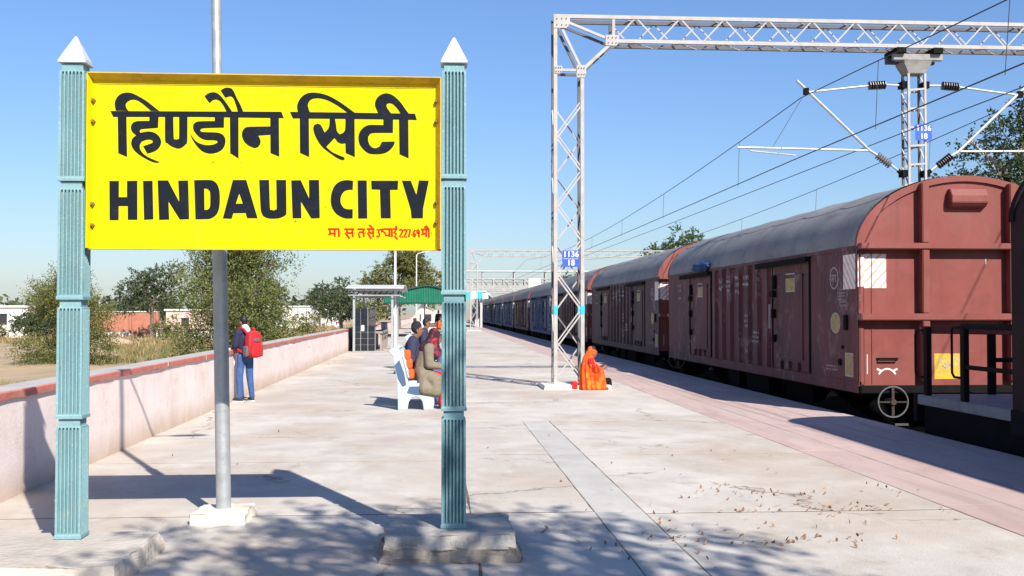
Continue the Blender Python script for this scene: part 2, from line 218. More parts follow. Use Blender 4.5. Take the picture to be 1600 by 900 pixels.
# ------------------------------------------------------------------ builders
def world_off(o):
    v = Vector((0, 0, 0))
    while o is not None: v += o.location; o = o.parent
    return v
class MB:
    def __init__(s): s.v = []; s.f = []; s.m = []
    def add(s, verts, faces, mi=0):
        k = len(s.v); s.v += [tuple(p) for p in verts]; s.f += [tuple(i + k for i in f) for f in faces]; s.m += [mi] * len(faces); return s
    def box(s, x0, x1, y0, y1, z0, z1, mi=0):
        return s.add([(x, y, z) for z in (z0, z1) for y in (y0, y1) for x in (x0, x1)],
                     [(0, 2, 3, 1), (4, 5, 7, 6), (0, 1, 5, 4), (2, 6, 7, 3), (0, 4, 6, 2), (1, 3, 7, 5)], mi)
    def bar(s, p, q, w, h, up=(0, 0, 1), mi=0):
        p, q = Vector(p), Vector(q); d = (q - p).normalized(); u = Vector(up)
        if abs(d.dot(u)) > 0.98: u = Vector((0, 1, 0))
        a = d.cross(u).normalized(); b = a.cross(d)
        vs = [e + a * i * w / 2 + b * j * h / 2 for e in (p, q) for (i, j) in ((-1, -1), (1, -1), (1, 1), (-1, 1))]
        return s.add(vs, [(0, 1, 2, 3), (7, 6, 5, 4), (0, 4, 5, 1), (1, 5, 6, 2), (2, 6, 7, 3), (3, 7, 4, 0)], mi)
    def tube(s, pts, r, n=8, mi=0, cap=True):
        pts = [Vector(p) for p in pts]; rs = r if isinstance(r, (list, tuple)) else [r] * len(pts); vs = []; prev = None
        for i, p in enumerate(pts):
            d = (pts[min(i + 1, len(pts) - 1)] - pts[max(i - 1, 0)]).normalized()
            a = d.cross(Vector((0, 0, 1)) if abs(d.z) < 0.95 else Vector((0, 1, 0))).normalized()
            if prev is not None:
                a = (prev - d * prev.dot(d)); a = a.normalized() if a.length > 1e-6 else d.orthogonal().normalized()
            prev = a; b = d.cross(a)
            for k in range(n):
                t = 2 * PI * k / n; vs.append(p + (a * math.cos(t) + b * math.sin(t)) * rs[i])
        fs = [(i * n + k, i * n + (k + 1) % n, (i + 1) * n + (k + 1) % n, (i + 1) * n + k) for i in range(len(pts) - 1) for k in range(n)]
        if cap: fs += [tuple(reversed(range(n))), tuple(range((len(pts) - 1) * n, len(pts) * n))]
        return s.add(vs, fs, mi)
    def prism(s, poly, fn, d0, d1, mi=0, holes=()):
        """poly (a,b) mapped by fn(a,b,depth); extruded from d0 to d1"""
        loops = [list(poly)] + [list(h) for h in holes]; flat = [p for l in loops for p in l]; n = len(flat)
        tris = tessellate_polygon([[Vector((a, b, 0)) for a, b in l] for l in loops])
        vs = [fn(a, b, d0) for a, b in flat] + [fn(a, b, d1) for a, b in flat]
        fs = [tuple(t) for t in tris] + [tuple(reversed([i + n for i in t])) for t in tris]; k = 0
        for l in loops:
            m = len(l); fs += [(k + i, k + (i + 1) % m, n + k + (i + 1) % m, n + k + i) for i in range(m)]; k += m
        return s.add(vs, fs, mi)
    def loft(s, rings, mi=0, cap=True, close=True):
        n = len(rings[0]); vs = [p for r in rings for p in r]
        kk = n if close else n - 1
        fs = [(i * n + k, i * n + (k + 1) % n, (i + 1) * n + (k + 1) % n, (i + 1) * n + k) for i in range(len(rings) - 1) for k in range(kk)]
        if cap: fs += [tuple(reversed(range(n))), tuple(range((len(rings) - 1) * n, len(rings) * n))]
        return s.add(vs, fs, mi)
    def build(s, name, mats, parent=None, smooth=False, bevel=0.0, origin=None, kind=None, label=None, sharp=35):
        me = bpy.data.meshes.new(name); off = Vector((0, 0, 0))
        if parent is not None: off = world_off(parent)
        if origin is not None: off = Vector(origin) if parent is None else off
        me.from_pydata([(a - off.x, b - off.y, c - off.z) for a, b, c in s.v], [], s.f)
        mats = mats if isinstance(mats, (list, tuple)) else [mats]
        for m in mats: me.materials.append(m)
        if len(mats) > 1: me.polygons.foreach_set('material_index', s.m)
        bm = bmesh.new(); bm.from_mesh(me); bmesh.ops.recalc_face_normals(bm, faces=bm.faces)
        if bevel: 
            es = [e for e in bm.edges if len(e.link_faces) == 2 and e.calc_face_angle(0) > 0.6]
            bmesh.ops.bevel(bm, geom=es, offset=bevel, segments=2, affect='EDGES', clamp_overlap=True)
        bm.to_mesh(me); bm.free()
        if smooth:
            me.polygons.foreach_set('use_smooth', [True] * len(me.polygons))
            try: me.set_sharp_from_angle(angle=math.radians(sharp))
            except Exception: pass
        me.update()
        o = bpy.data.objects.new(name, me); C.objects.link(o)
        if parent is not None: o.parent = parent
        else: o.location = off
        if kind: o['kind'] = kind
        if label: o['label'] = label
        return o
def tag(o, label, cat, group=None):
    o['label'] = label; o['category'] = cat
    if group: o['group'] = group
    return o
def thing(name, label, cat, loc, group=None):
    o = bpy.data.objects.new(name, None); C.objects.link(o); o.location = loc; o.empty_display_size = 0.2
    return tag(o, label, cat, group)
def part(name, me_obj, parent):          # another object sharing a part's mesh
    o = bpy.data.objects.new(name, me_obj.data); C.objects.link(o); o.parent = parent; return o
KIDS = {}
def copy_tree(root, loc, label=None):
    def rec(o, par):
        c = o.copy(); C.objects.link(c)
        if par is not None: c.parent = par; c.matrix_parent_inverse = o.matrix_parent_inverse.copy()
        for ch in KIDS_OF[o.name]: rec(ch, c)
        return c
    KIDS_OF = {}
    def scan(o):
        KIDS_OF[o.name] = list(o.children)
        for ch in o.children: scan(ch)
    scan(root); r = rec(root, None); r.location = loc
    if label: r['label'] = label
    return r
def smooth_curve(P, n=6):
    P = [Vector(p) for p in P]; out = []
    for i in range(len(P) - 1):
        a, b, c, d = P[max(i - 1, 0)], P[i], P[i + 1], P[min(i + 2, len(P) - 1)]
        for k in range(n):
            t = k / n; out.append(0.5 * ((2 * b) + (c - a) * t + (2 * a - 5 * b + 4 * c - d) * t * t + (3 * b - 3 * c + d - a) * t ** 3))
    return out + [P[-1]]
def text_part(name, body, m, parent, center, size, xdir, zdir, depth=0.002, bold=0.0, label=None):
    cu = bpy.data.curves.new(name, 'FONT'); cu.body = body; cu.align_x = 'CENTER'; cu.align_y = 'CENTER'; cu.size = size
    cu.extrude = depth; cu.offset = bold; cu.resolution_u = 3
    t = bpy.data.objects.new('tmp_text', cu); C.objects.link(t); bpy.context.view_layer.update()
    me = bpy.data.meshes.new_from_object(t.evaluated_get(bpy.context.evaluated_depsgraph_get())); bpy.data.objects.remove(t)
    x, z = Vector(xdir).normalized(), Vector(zdir).normalized(); y = x.cross(z)
    M = Matrix((x, z, y)).transposed().to_4x4()     # text x -> x, text y -> z, text normal -> toward viewer
    M.translation = Vector(center) - world_off(parent); me.transform(M)
    me.materials.clear(); me.materials.append(m); me.name = name
    o = bpy.data.objects.new(name, me); C.objects.link(o); o.parent = parent
    return o
def stroke(mb, pts, wdt, fn, d0, d1, mi=0):
    """painted ribbon along (a,b) points, as one closed polygon"""
    pts = [Vector((a, b, 0)) for a, b in pts]; L, R = [], []
    for i, p in enumerate(pts):
        d = (pts[min(i + 1, len(pts) - 1)] - pts[max(i - 1, 0)]).normalized(); nrm = Vector((-d.y, d.x, 0)) * wdt / 2
        L.append(p + nrm); R.append(p - nrm)
    n = len(pts); vs = [fn(p.x, p.y, d) for d in (d0, d1) for p in L + R]; fs = []
    for i in range(n - 1): fs += [(i, i + 1, n + i + 1, n + i), (2 * n + n + i, 2 * n + n + i + 1, 2 * n + i + 1, 2 * n + i), (i, 2 * n + i, 2 * n + i + 1, i + 1), (n + i, n + i + 1, 3 * n + i + 1, 3 * n + i)]
    fs += [(0, n, 3 * n, 2 * n), (n - 1, 3 * n - 1, 4 * n - 1, 2 * n - 1)]
    mb.add(vs, fs, mi)

def leaves_mesh(name, cen, dirs, ln, wd, m, parent=None, origin=None, fold=0.25):
    """many small leaf faces: cen Nx3, dirs Nx3"""
    n = len(cen); d = dirs / (np.linalg.norm(dirs, axis=1, keepdims=True) + 1e-9)
    rnd = RNG.normal(size=(n, 3)); w_ = np.cross(d, rnd); w_ /= (np.linalg.norm(w_, axis=1, keepdims=True) + 1e-9)
    ln = ln * RNG.uniform(0.6, 1.3, (n, 1)); wd = wd * RNG.uniform(0.7, 1.3, (n, 1))
    a = cen - d * ln * 0.5; b = cen + w_ * wd * 0.5; c = cen + d * ln * 0.5; e = cen - w_ * wd * 0.5
    V = np.stack([a, b, c, e], 1).reshape(-1, 3)
    off = np.array(world_off(parent)) if parent is not None else np.array(origin if origin is not None else (0, 0, 0))
    V = V - off
    me = bpy.data.meshes.new(name); me.vertices.add(4 * n); me.vertices.foreach_set('co', V.ravel().astype(np.float32))
    me.loops.add(4 * n); me.loops.foreach_set('vertex_index', np.arange(4 * n, dtype=np.int32))
    me.polygons.add(n); me.polygons.foreach_set('loop_start', np.arange(0, 4 * n, 4, dtype=np.int32))
    me.polygons.foreach_set('loop_total', np.full(n, 4, dtype=np.int32)); me.materials.append(m); me.update(calc_edges=True)
    o = bpy.data.objects.new(name, me); C.objects.link(o)
    if parent is not None: o.parent = parent
    else: o.location = off
    return o
def tree(name, label, cat, base, trunk_top, blobs, nleaf, leaf, m, bark, r0=0.15, group=None, droop=0.2, sprig=0.5, per=16, limbs=True):
    """trunk with limbs to every clump; crown of sprigs of leaves on the clumps' shells"""
    t = thing(name, label, cat, base, group); B = Vector(base); T = Vector(trunk_top); mb = MB()
    mid = B.lerp(T, 0.5) + Vector((random.uniform(-.15, .15), random.uniform(-.15, .15), 0)) * (T - B).length * 0.2
    mb.tube(smooth_curve([B - Vector((0, 0, 0.2)), mid, T], 5), [r0 * (1.15 - 0.55 * k / 10) for k in range(11)], 8)
    tot = sum(b[3] * b[4] * b[5] for b in blobs) if blobs else 1; cs, ds = [], []
    for (x, y, z, rx, ry, rz) in blobs:
        c = Vector((x, y, z)); st = B.lerp(T, random.uniform(0.55, 1.0)); md = st.lerp(c, 0.5) + Vector((0, 0, 0.12 * (c - st).length))
        if limbs:
            mb.tube(smooth_curve([st, md, c], 4), [r0 * (0.55 - 0.42 * k / 8) for k in range(9)], 6)
            for _ in range(5):
                u = Vector((random.gauss(0, 1), random.gauss(0, 1), random.gauss(0.2, 0.8))).normalized()
                e = c + Vector((u.x * rx, u.y * ry, u.z * rz)) * 0.9; mb.tube([md.lerp(c, 0.6), c.lerp(e, 0.5) + Vector((0, 0, .05)), e], [r0 * .16, r0 * .1, r0 * .04], 5)
        k = max(6, int(nleaf * (rx * ry * rz / tot) ** 1.0 / per))
        u = RNG.normal(size=(k, 3)); u /= np.linalg.norm(u, axis=1, keepdims=True)
        rad = RNG.uniform(0.25, 1.0, (k, 1)) ** 0.45
        p = u * rad * np.array([rx, ry, rz]) + np.array([x, y, z])
        dr = u + RNG.normal(size=(k, 3)) * 0.45; dr[:, 2] -= droop; dr /= np.linalg.norm(dr, axis=1, keepdims=True)
        s = RNG.uniform(0, 1, (k, per, 1)); pos = p[:, None, :] + dr[:, None, :] * s * sprig + RNG.normal(size=(k, per, 3)) * sprig * 0.075
        dd = dr[:, None, :] * 0.6 + RNG.normal(size=(k, per, 3)) * 0.6
        cs.append(pos.reshape(-1, 3)); ds.append(dd.reshape(-1, 3))
    mb.build('trunk', bark, t, smooth=True)
    leaves_mesh('crown', np.concatenate(cs), np.concatenate(ds), leaf, leaf * 0.42, m, t)
    return t
def blobs_in(cx, cy, z0, z1, rx, ry, n, rb, flat=0.8):
    """clumps filling an uneven rounded crown"""
    out = []
    for i in range(n):
        f = random.random() ** 0.8; z = z0 + (z1 - z0) * f; k = math.sqrt(max(0.12, 1 - (2 * abs(f - 0.42)) ** 2.2)); a = random.uniform(0, 2 * PI); q = math.sqrt(random.random()) * k
        r = rb * random.uniform(0.65, 1.25); out.append((cx + math.cos(a) * q * rx, cy + math.sin(a) * q * ry, z, r, r, r * flat))
    return out
ICO = None
def skin_mesh(nodes, edges, m, name, parent, sub=2, ax=(1, 0, 0), vox=None):
    """one continuous surface grown round a skeleton: ellipsoids swept along every bone, fused and smoothed. nodes {k:(pos,r)}"""
    global ICO
    if ICO is None:
        bm = bmesh.new(); bmesh.ops.create_icosphere(bm, subdivisions=2, radius=1)
        ICO = (np.array([v.co[:] for v in bm.verts]), [tuple(v.index for v in f.verts) for f in bm.faces]); bm.free()
    off = np.array(world_off(parent)); ax = np.array(Vector(ax).normalized()); fw_ = np.cross((0, 0, 1), ax)
    rr = {k: np.array((r if isinstance(r, tuple) else (r, r))) for k, (p, r) in nodes.items()}; pp = {k: np.array(Vector(p)) - off for k, (p, r) in nodes.items()}
    vs, fs = [], []
    def ball(p, r):
        k = len(vs) * len(ICO[0]); B = ICO[0]; vs.append(p + B[:, :1] * r[0] * ax + B[:, 1:2] * r[1] * fw_ + B[:, 2:] * (r.min() * .5 + r.mean() * .5) * np.array((0, 0, 1)))
        fs.extend([tuple(i + k for i in f) for f in ICO[1]])
    used = set()
    for a, b in edges:
        L = np.linalg.norm(pp[b] - pp[a]); n = max(2, int(L / (0.3 * min(rr[a].min(), rr[b].min()))) + 1)
        for i in range(n + 1):
            if i == 0 and a in used or i == n and b in used: continue
            t = i / n; ball(pp[a] * (1 - t) + pp[b] * t, rr[a] * (1 - t) + rr[b] * t)
        used |= {a, b}
    me = bpy.data.meshes.new(name); me.from_pydata(np.concatenate(vs).tolist(), [], fs)
    t = bpy.data.objects.new('tmp_skin', me); C.objects.link(t)
    rm = min(r.min() for r in rr.values()); md = t.modifiers.new('r', 'REMESH'); md.mode = 'VOXEL'; md.voxel_size = vox or max(.0035, min(.014, rm * .42)); md.use_smooth_shade = True
    sm_ = t.modifiers.new('s', 'SMOOTH'); sm_.factor = .5; sm_.iterations = 6
    bpy.context.view_layer.update()
    ev = bpy.data.meshes.new_from_object(t.evaluated_get(bpy.context.evaluated_depsgraph_get())); bpy.data.objects.remove(t); bpy.data.meshes.remove(me)
    ev.name = name; ev.materials.clear(); ev.materials.append(m); ev.polygons.foreach_set('use_smooth', [True] * len(ev.polygons))
    ev.polygons.foreach_set('material_index', [0] * len(ev.polygons))
    o = bpy.data.objects.new(name, ev); C.objects.link(o); o.parent = parent; return o

# ------------------------------------------------------------------ SETTING: ground, field, platform, track
def struct(name, mb, m, **k): return mb.build(name, m, kind='structure', **k)
mb = MB(); mb.box(-3000, 3000, -600, 4500, -1.6, -1.12); struct('ground', mb, M_soil)
def hnoise(x, y): return (math.sin(x * .31 + y * .17) + math.sin(x * .13 - y * .23 + 1.3) + .6 * math.sin(x * .71 + y * .53 + 2)) / 2.6
def field_z(x, y):
    z = -0.38 + 0.16 * hnoise(x, y) - 0.10 * max(0, min(1, (-x - 4) / 30)) + 0.10 * hnoise(x * 3.1 + 5, y * 2.7)
    return z - max(0, (x + 4.2) * 2) * 0.3 if x > -4.4 else z
xs = [-3.75, -4.2, -5] + [-5 - 1.3 * i for i in range(1, 40)] + [-58 - 8 * i for i in range(1, 40)]
ys = [-15 + 1.6 * i for i in range(90)] + [130 + 10 * i for i in range(45)]
vs = [(x, y, field_z(x, y)) for y in ys for x in xs]; nx = len(xs)
fs = [(j * nx + i, j * nx + i + 1, (j + 1) * nx + i + 1, (j + 1) * nx + i) for j in range(len(ys) - 1) for i in range(nx - 1)]
mb = MB(); mb.add(vs, fs)
M_field = mat('dry_field_soil', (0.37, 0.27, 0.17), 0.97, 0.22, 0.5, (0.30, 0.235, 0.10), 0.16, 0.9, 0.5, 5, coords='World', speck=(0.5, 0.42, 0.32))
struct('field', mb, M_field, smooth=True)

platform = MB(); platform.box(-3.72, 6.22, -14, 260, -1.12, -0.0022); platform = struct('platform', platform, M_base)
e = MB()
for k in range(3): e.box(6.22, 6.24 + 0.004 * k, -14, 260, -1.1 + .36 * k, -1.1 + .36 * k + .345)
e.build('edge_wall', M_edge, platform)
def slab(x0, x1, y0, y1, m, name='slab', gap=0.0055, jit=0.010, z=0.0):
    gy = 0.013 if gap > 0.005 else gap; x0 += gap; x1 -= gap; y0 += gy; y1 -= gy; ring = []
    def side(a, b, nrm):
        L = math.dist(a, b); n = max(2, int(L / 0.22))
        for i in range(n):
            t = i / n; j = random.random() ** 3 * jit * (0 if i == 0 else 1); ring.append((a[0] + (b[0] - a[0]) * t + nrm[0] * j, a[1] + (b[1] - a[1]) * t + nrm[1] * j))
    side((x0, y0), (x1, y0), (0, 1)); side((x1, y0), (x1, y1), (-1, 0)); side((x1, y1), (x0, y1), (0, -1)); side((x0, y1), (x0, y0), (1, 0))
    n = len(ring); zt = z + random.uniform(-0.0012, 0.0012); cx, cy = (x0 + x1) / 2, (y0 + y1) / 2
    inn = [(a + (cx - a) * 0.004 / max(.3, x1 - x0) * 2, b + (cy - b) * 0.004 / max(.3, y1 - y0) * 2) for a, b in ring]
    mb = MB(); vs = [(a, b, -0.05) for a, b in ring] + [(a, b, zt - 0.0015) for a, b in ring] + [(a, b, zt) for a, b in inn]
    fs = [(i, (i + 1) % n, n + (i + 1) % n, n + i) for i in range(n)] + [(n + i, n + (i + 1) % n, 2 * n + (i + 1) % n, 2 * n + i) for i in range(n)] + [tuple(range(2 * n, 3 * n))]
    mb.add(vs, fs); mb.build(name, m, platform)
rows = [-8, -2.4, 1.25, 4.9, 8.55, 12.05, 15.75, 19.4, 23.0, 26.7, 30.3, 34.0, 37.6, 41.3, 45, 49]
for r in range(len(rows) - 1):
    y0, y1 = rows[r], rows[r + 1]; dy = 0.5 if 3 < r < 8 else 0.1
    slab(-3.56, 0.27, y0 - (0.45 if r == 5 else 0), y1 - (0.45 if r == 4 else 0), M_conc)
    if y0 < 15:
        slab(0.27, 1.24, y0, y1, M_conc); slab(1.62, 4.08, y0 - 0.1, y1 - (0.1 if r < 5 else 0), M_conc)
        for k in range(3): slab(1.24, 1.62, y0 + (y1 - y0) / 3 * k, y0 + (y1 - y0) / 3 * (k + 1), M_trench, 'trench_cover', gap=0.0015, jit=.005)
    else: slab(0.27, 4.08, y0, y1, M_conc)
    for k in (0, 1):
        for a, b, o_ in ((4.08, 4.62, .1), (4.62, 5.12, .55)): slab(a, b, y0 + (y1 - y0) / 2 * k + o_, y0 + (y1 - y0) / 2 * (k + 1) + o_, M_pink, gap=.0045, jit=.006)
    for a, b, o_ in ((5.12, 5.56, .25), (5.56, 5.98, 1.0)): slab(a, b, y0 + o_, y1 + o_, M_pink, gap=0.0045, jit=.006)
    for k in range(2): slab(5.98, 6.30, y0 + (y1 - y0) / 2 * k, y0 + (y1 - y0) / 2 * (k + 1), M_pink, 'coping_stone', gap=0.004)
for (a, b, m) in ((-3.56, 4.078, M_conc), (4.082, 6.30, M_pink)):
    q = MB(); q.box(a, b, 49.26, 260, -0.05, 0.001); q.build('paving', m, platform)

def track(cx, label):
    t = thing('railway_track', label, 'track', (cx, 20, -1.12))
    q = MB(); q.box(cx - 2.6, cx + 2.6, -20, 400, -1.12, -1.06); q.build('ballast_bed', M_ballast, t)
    for s in (-.838, .838):
        q = MB(); q.box(cx + s - .035, cx + s + .035, -20, 400, -.89, -.84); q.box(cx + s - .01, cx + s + .01, -20, 400, -.98, -.891); q.box(cx + s - .07, cx + s + .07, -20, 400, -1.0, -.981); q.build('rail', M_rail, t)
    q = MB()
    for i in range(200): q.box(cx - 1.37, cx + 1.37, 5 + i * .65, 5.24 + i * .65, -1.058, -1.001)
    q.build('sleepers', M_sleeper, t, kind='stuff')
track(8.1, 'railway track beside the platform edge under the red freight train')
track(13.3, 'second railway track on the far side of the freight train')

# grass and weeds in the field (nobody could count them)
def tufts(name, n, m, xr, yr, h, wd, dens, per=9):
    cs, ds = [], []
    while len(cs) < n * per:
        x = random.uniform(*xr); y = random.uniform(*yr)
        if hnoise(x * 1.3 + 9, y * 1.1) < dens or x > -4.1: continue
        z = field_z(x, y)
        for _ in range(per):
            d = Vector((random.gauss(0, .35), random.gauss(0, .35), 1)); hh = h * random.uniform(.4, 1)
            cs.append((x + random.gauss(0, .12) + d.x * hh * .4, y + random.gauss(0, .12) + d.y * hh * .4, z + hh * .45)); ds.append(tuple(d))
    o = leaves_mesh(name, np.array(cs), np.array(ds), h, wd, m); o['kind'] = 'stuff'; return o
tufts('dry_grass', 2600, L_grass, (-42, -4.2), (10, 75), 0.42, 0.02, -0.05)
tufts('dry_grass', 2600, L_grass, (-70, -4.2), (60, 160), 0.6, 0.06, -0.1)
tufts('low_weeds', 1700, L_weed, (-34, -4.2), (14, 80), 0.34, 0.05, 0.12, 12)
# fallen leaves in drifts on the platform
cs, ds = [], []
for (x, y, sx, sy, n) in ((2.55, 9.3, .20, .22, 46), (3.05, 9.25, .18, .10, 34), (2.95, 8.7, .35, .12, 30), (1.9, 7.8, .28, .25, 26), (2.35, 7.35, .40, .12, 50), (1.62, 7.45, .15, .12, 26), (1.05, 7.2, .12, .12, 20), (2.6, 8.0, .9, .6, 45), (.85, 7.75, .15, .1, 8), (3.2, 10.2, .7, 1.4, 26), (0, 11, 2.2, 3, 26), (3.4, 8.6, .2, .08, 18), (2.2, 8.46, .5, .02, 26), (3.3, 8.46, .4, .02, 22), (3.95, 9.5, .03, .8, 20), (1.66, 7.6, .03, .5, 20)):
    for _ in range(int(n * .52)):
        cs.append((random.gauss(x, sx * .75), random.gauss(y, sy), random.uniform(.006, .016))); a = random.uniform(0, 6.28); ds.append((math.cos(a), math.sin(a), random.gauss(0, .25)))
o = leaves_mesh('fallen_leaves', np.array(cs), np.array(ds), 0.022, 0.042, L_litter); o['kind'] = 'stuff'

# boundary wall (wall > coping pieces)
wl = thing('boundary_wall', 'long low pinkish white platform wall with red painted coping edge', 'wall', (-3.67, 20, 0))
q = MB(); ys = [-14 + 2.0 * i for i in range(112)]
rings = []
for y in ys:
    j = 0.006 * math.sin(y * 1.7) + random.uniform(-.004, .004)
    rings.append([(-3.80 + j, y, -.6), (-3.54 + j, y, -.6), (-3.535 + j, y, .42), (-3.55 + j * .5, y, .83), (-3.80 + j * .5, y, .83)])
q.loft(rings); q.build('wall_body', M_wall, wl, smooth=True)
y = -14
while y < 206:
    L = 2.4; q = MB(); j = lambda: random.uniform(-.006, .006); zz = .905 + j() * .6; n = 8; rr = []
    for i in range(n + 1):
        yy = y + .006 + (L - .012) * i / n; a, b = j(), j()
        rr.append([(-3.86, yy, .832), (-3.525 + a, yy, .838 + b - .008 * random.random()), (-3.522 + a, yy, zz - .012), (-3.535 + a, yy, zz), (-3.85, yy, zz)])
    n5 = 5; vs = [p for r in rr for p in r]; fs = [(i * n5 + k, i * n5 + (k + 1) % n5, (i + 1) * n5 + (k + 1) % n5, (i + 1) * n5 + k) for i in range(n) for k in range(n5)]
    fs += [tuple(reversed(range(5))), tuple(range(n * 5, n * 5 + 5))]; q.add(vs, fs)
    q.m = [0 if (f % 5) in (0, 1, 2) and f < n * 5 else 1 for f in range(len(q.f))]
    q.build('coping', [M_cope_red, M_cope_grey], wl); y += L

# ------------------------------------------------------------------ STATION NAME BOARD
SY = 7.13
sign = thing('station_name_board', 'big yellow station name board with Hindi and English lettering between teal fluted pillars', 'sign', (-1.08, SY, 0.15))
XL, XR, ZB, ZT = -2.2, 0.032, 1.953, 3.072
q = MB(); q.box(XL + .004, XR - .004, SY, SY + .02, ZB + .004, ZT - .004); q.build('board_panel', M_yellow, sign)
# frame: angle flanges sloping forward round the panel
def wedge(pts, mname, m, bev=0):
    q = MB(); q.loft(pts); return q.build(mname, m, sign)
wedge([[(XL, SY + .022, ZT), (XL, SY - .065, ZT), (XL, SY - .065, ZT - .006), (XL, SY - .001, ZT - .042)], [(XR, SY + .022, ZT), (XR, SY - .065, ZT), (XR, SY - .065, ZT - .006), (XR, SY - .001, ZT - .042)]], 'frame_flange', M_flange)
wedge([[(XR, SY + .021, ZB + .007), (XR, SY - .063, ZB + .007), (XR - .006, SY - .063, ZB + .007), (XR - .036, SY - .002, ZB + .007)], [(XR, SY + .021, ZT - .008), (XR, SY - .063, ZT - .008), (XR - .006, SY - .063, ZT - .008), (XR - .036, SY - .002, ZT - .046)]], 'frame_flange', M_flange)
wedge([[(XL, SY + .021, ZB + .007), (XL, SY - .063, ZB + .007), (XL + .005, SY - .063, ZB + .007), (XL + .022, SY - .002, ZB + .007)], [(XL, SY + .021, ZT - .008), (XL, SY - .063, ZT - .008), (XL + .005, SY - .063, ZT - .008), (XL + .022, SY - .002, ZT - .046)]], 'frame_flange', M_yellow)
q = MB(); q.box(XL, XR, SY - .03, SY + .022, ZB, ZB + .005); q.build('frame_flange', M_flange, sign)
q = MB(); q.box(XL + .05, XR - .045, SY - .004, SY - .0005, ZT - .064, ZT - .060); q.build('frame_seam', M_flange, sign)
for (bx, dz) in ((XL + .026, (2.90, 2.765, 2.24, 2.105)), (XR - .030, (2.92, 2.79, 2.265, 2.135))):
    for z in dz:
        q = MB(); q.tube([(bx, SY - .003, z), (bx, SY - .022, z)], .015, 6); q.tube([(bx, SY - .022, z), (bx, SY - .036, z)], .007, 6); q.build('bolt', M_rust, sign)
# lettering: (a, b) on the board in hundredths of its drawing grid
def bd(a, b, d):
    u = (a - 141) / 546; z0 = 3.066 - (b - 117) * (1.118 / 274); z1 = 3.082 - (b - 121) * (1.121 / 269)
    return (-2.198 + u * 2.221, SY - d, z0 * (1 - u) + z1 * u)
def glyphs(name, items, m, d):
    q = MB()
    for i, (ox, oy, s, P, H) in enumerate(items):
        f = lambda a, b, dd, ox=ox, oy=oy, s=s: bd(ox + a / s, oy + b / s, dd)
        q.prism(P, f, 0.0005, d + 0.00013 * i, holes=H)
    return q.build(name, m, sign)
def sm(P, n=3, hard=35):
    """round a traced outline: keep sharp corners, curve the rest"""
    m = len(P); out = []
    for i in range(m):
        p0, p1, p2, p3 = (Vector((*P[(i + k) % m], 0)) for k in (-1, 0, 1, 2))
        def turn(a, b, c):
            u, v = b - a, c - b
            return math.degrees(u.angle(v)) if u.length and v.length else 0
        h1, h2 = turn(p0, p1, p2) > hard, turn(p1, p2, p3) > hard
        if h1 and h2: out.append(tuple(p1[:2])); continue
        a = p1 if h1 else p0; d = p2 if h2 else p3
        for k in range(n):
            t = k / n; v = 0.5 * ((2 * p1) + (p2 - a) * t + (2 * a - 5 * p1 + 4 * p2 - d) * t * t + (3 * p1 - 3 * p2 + d - a) * t ** 3); out.append((v.x, v.y))
    return out
A = (165, 140, 7.5); B_ = (305, 130, 7.5); D_ = (445, 135, 7.2); E_ = (545, 135, 7.5); ID = (0, 0, 1)
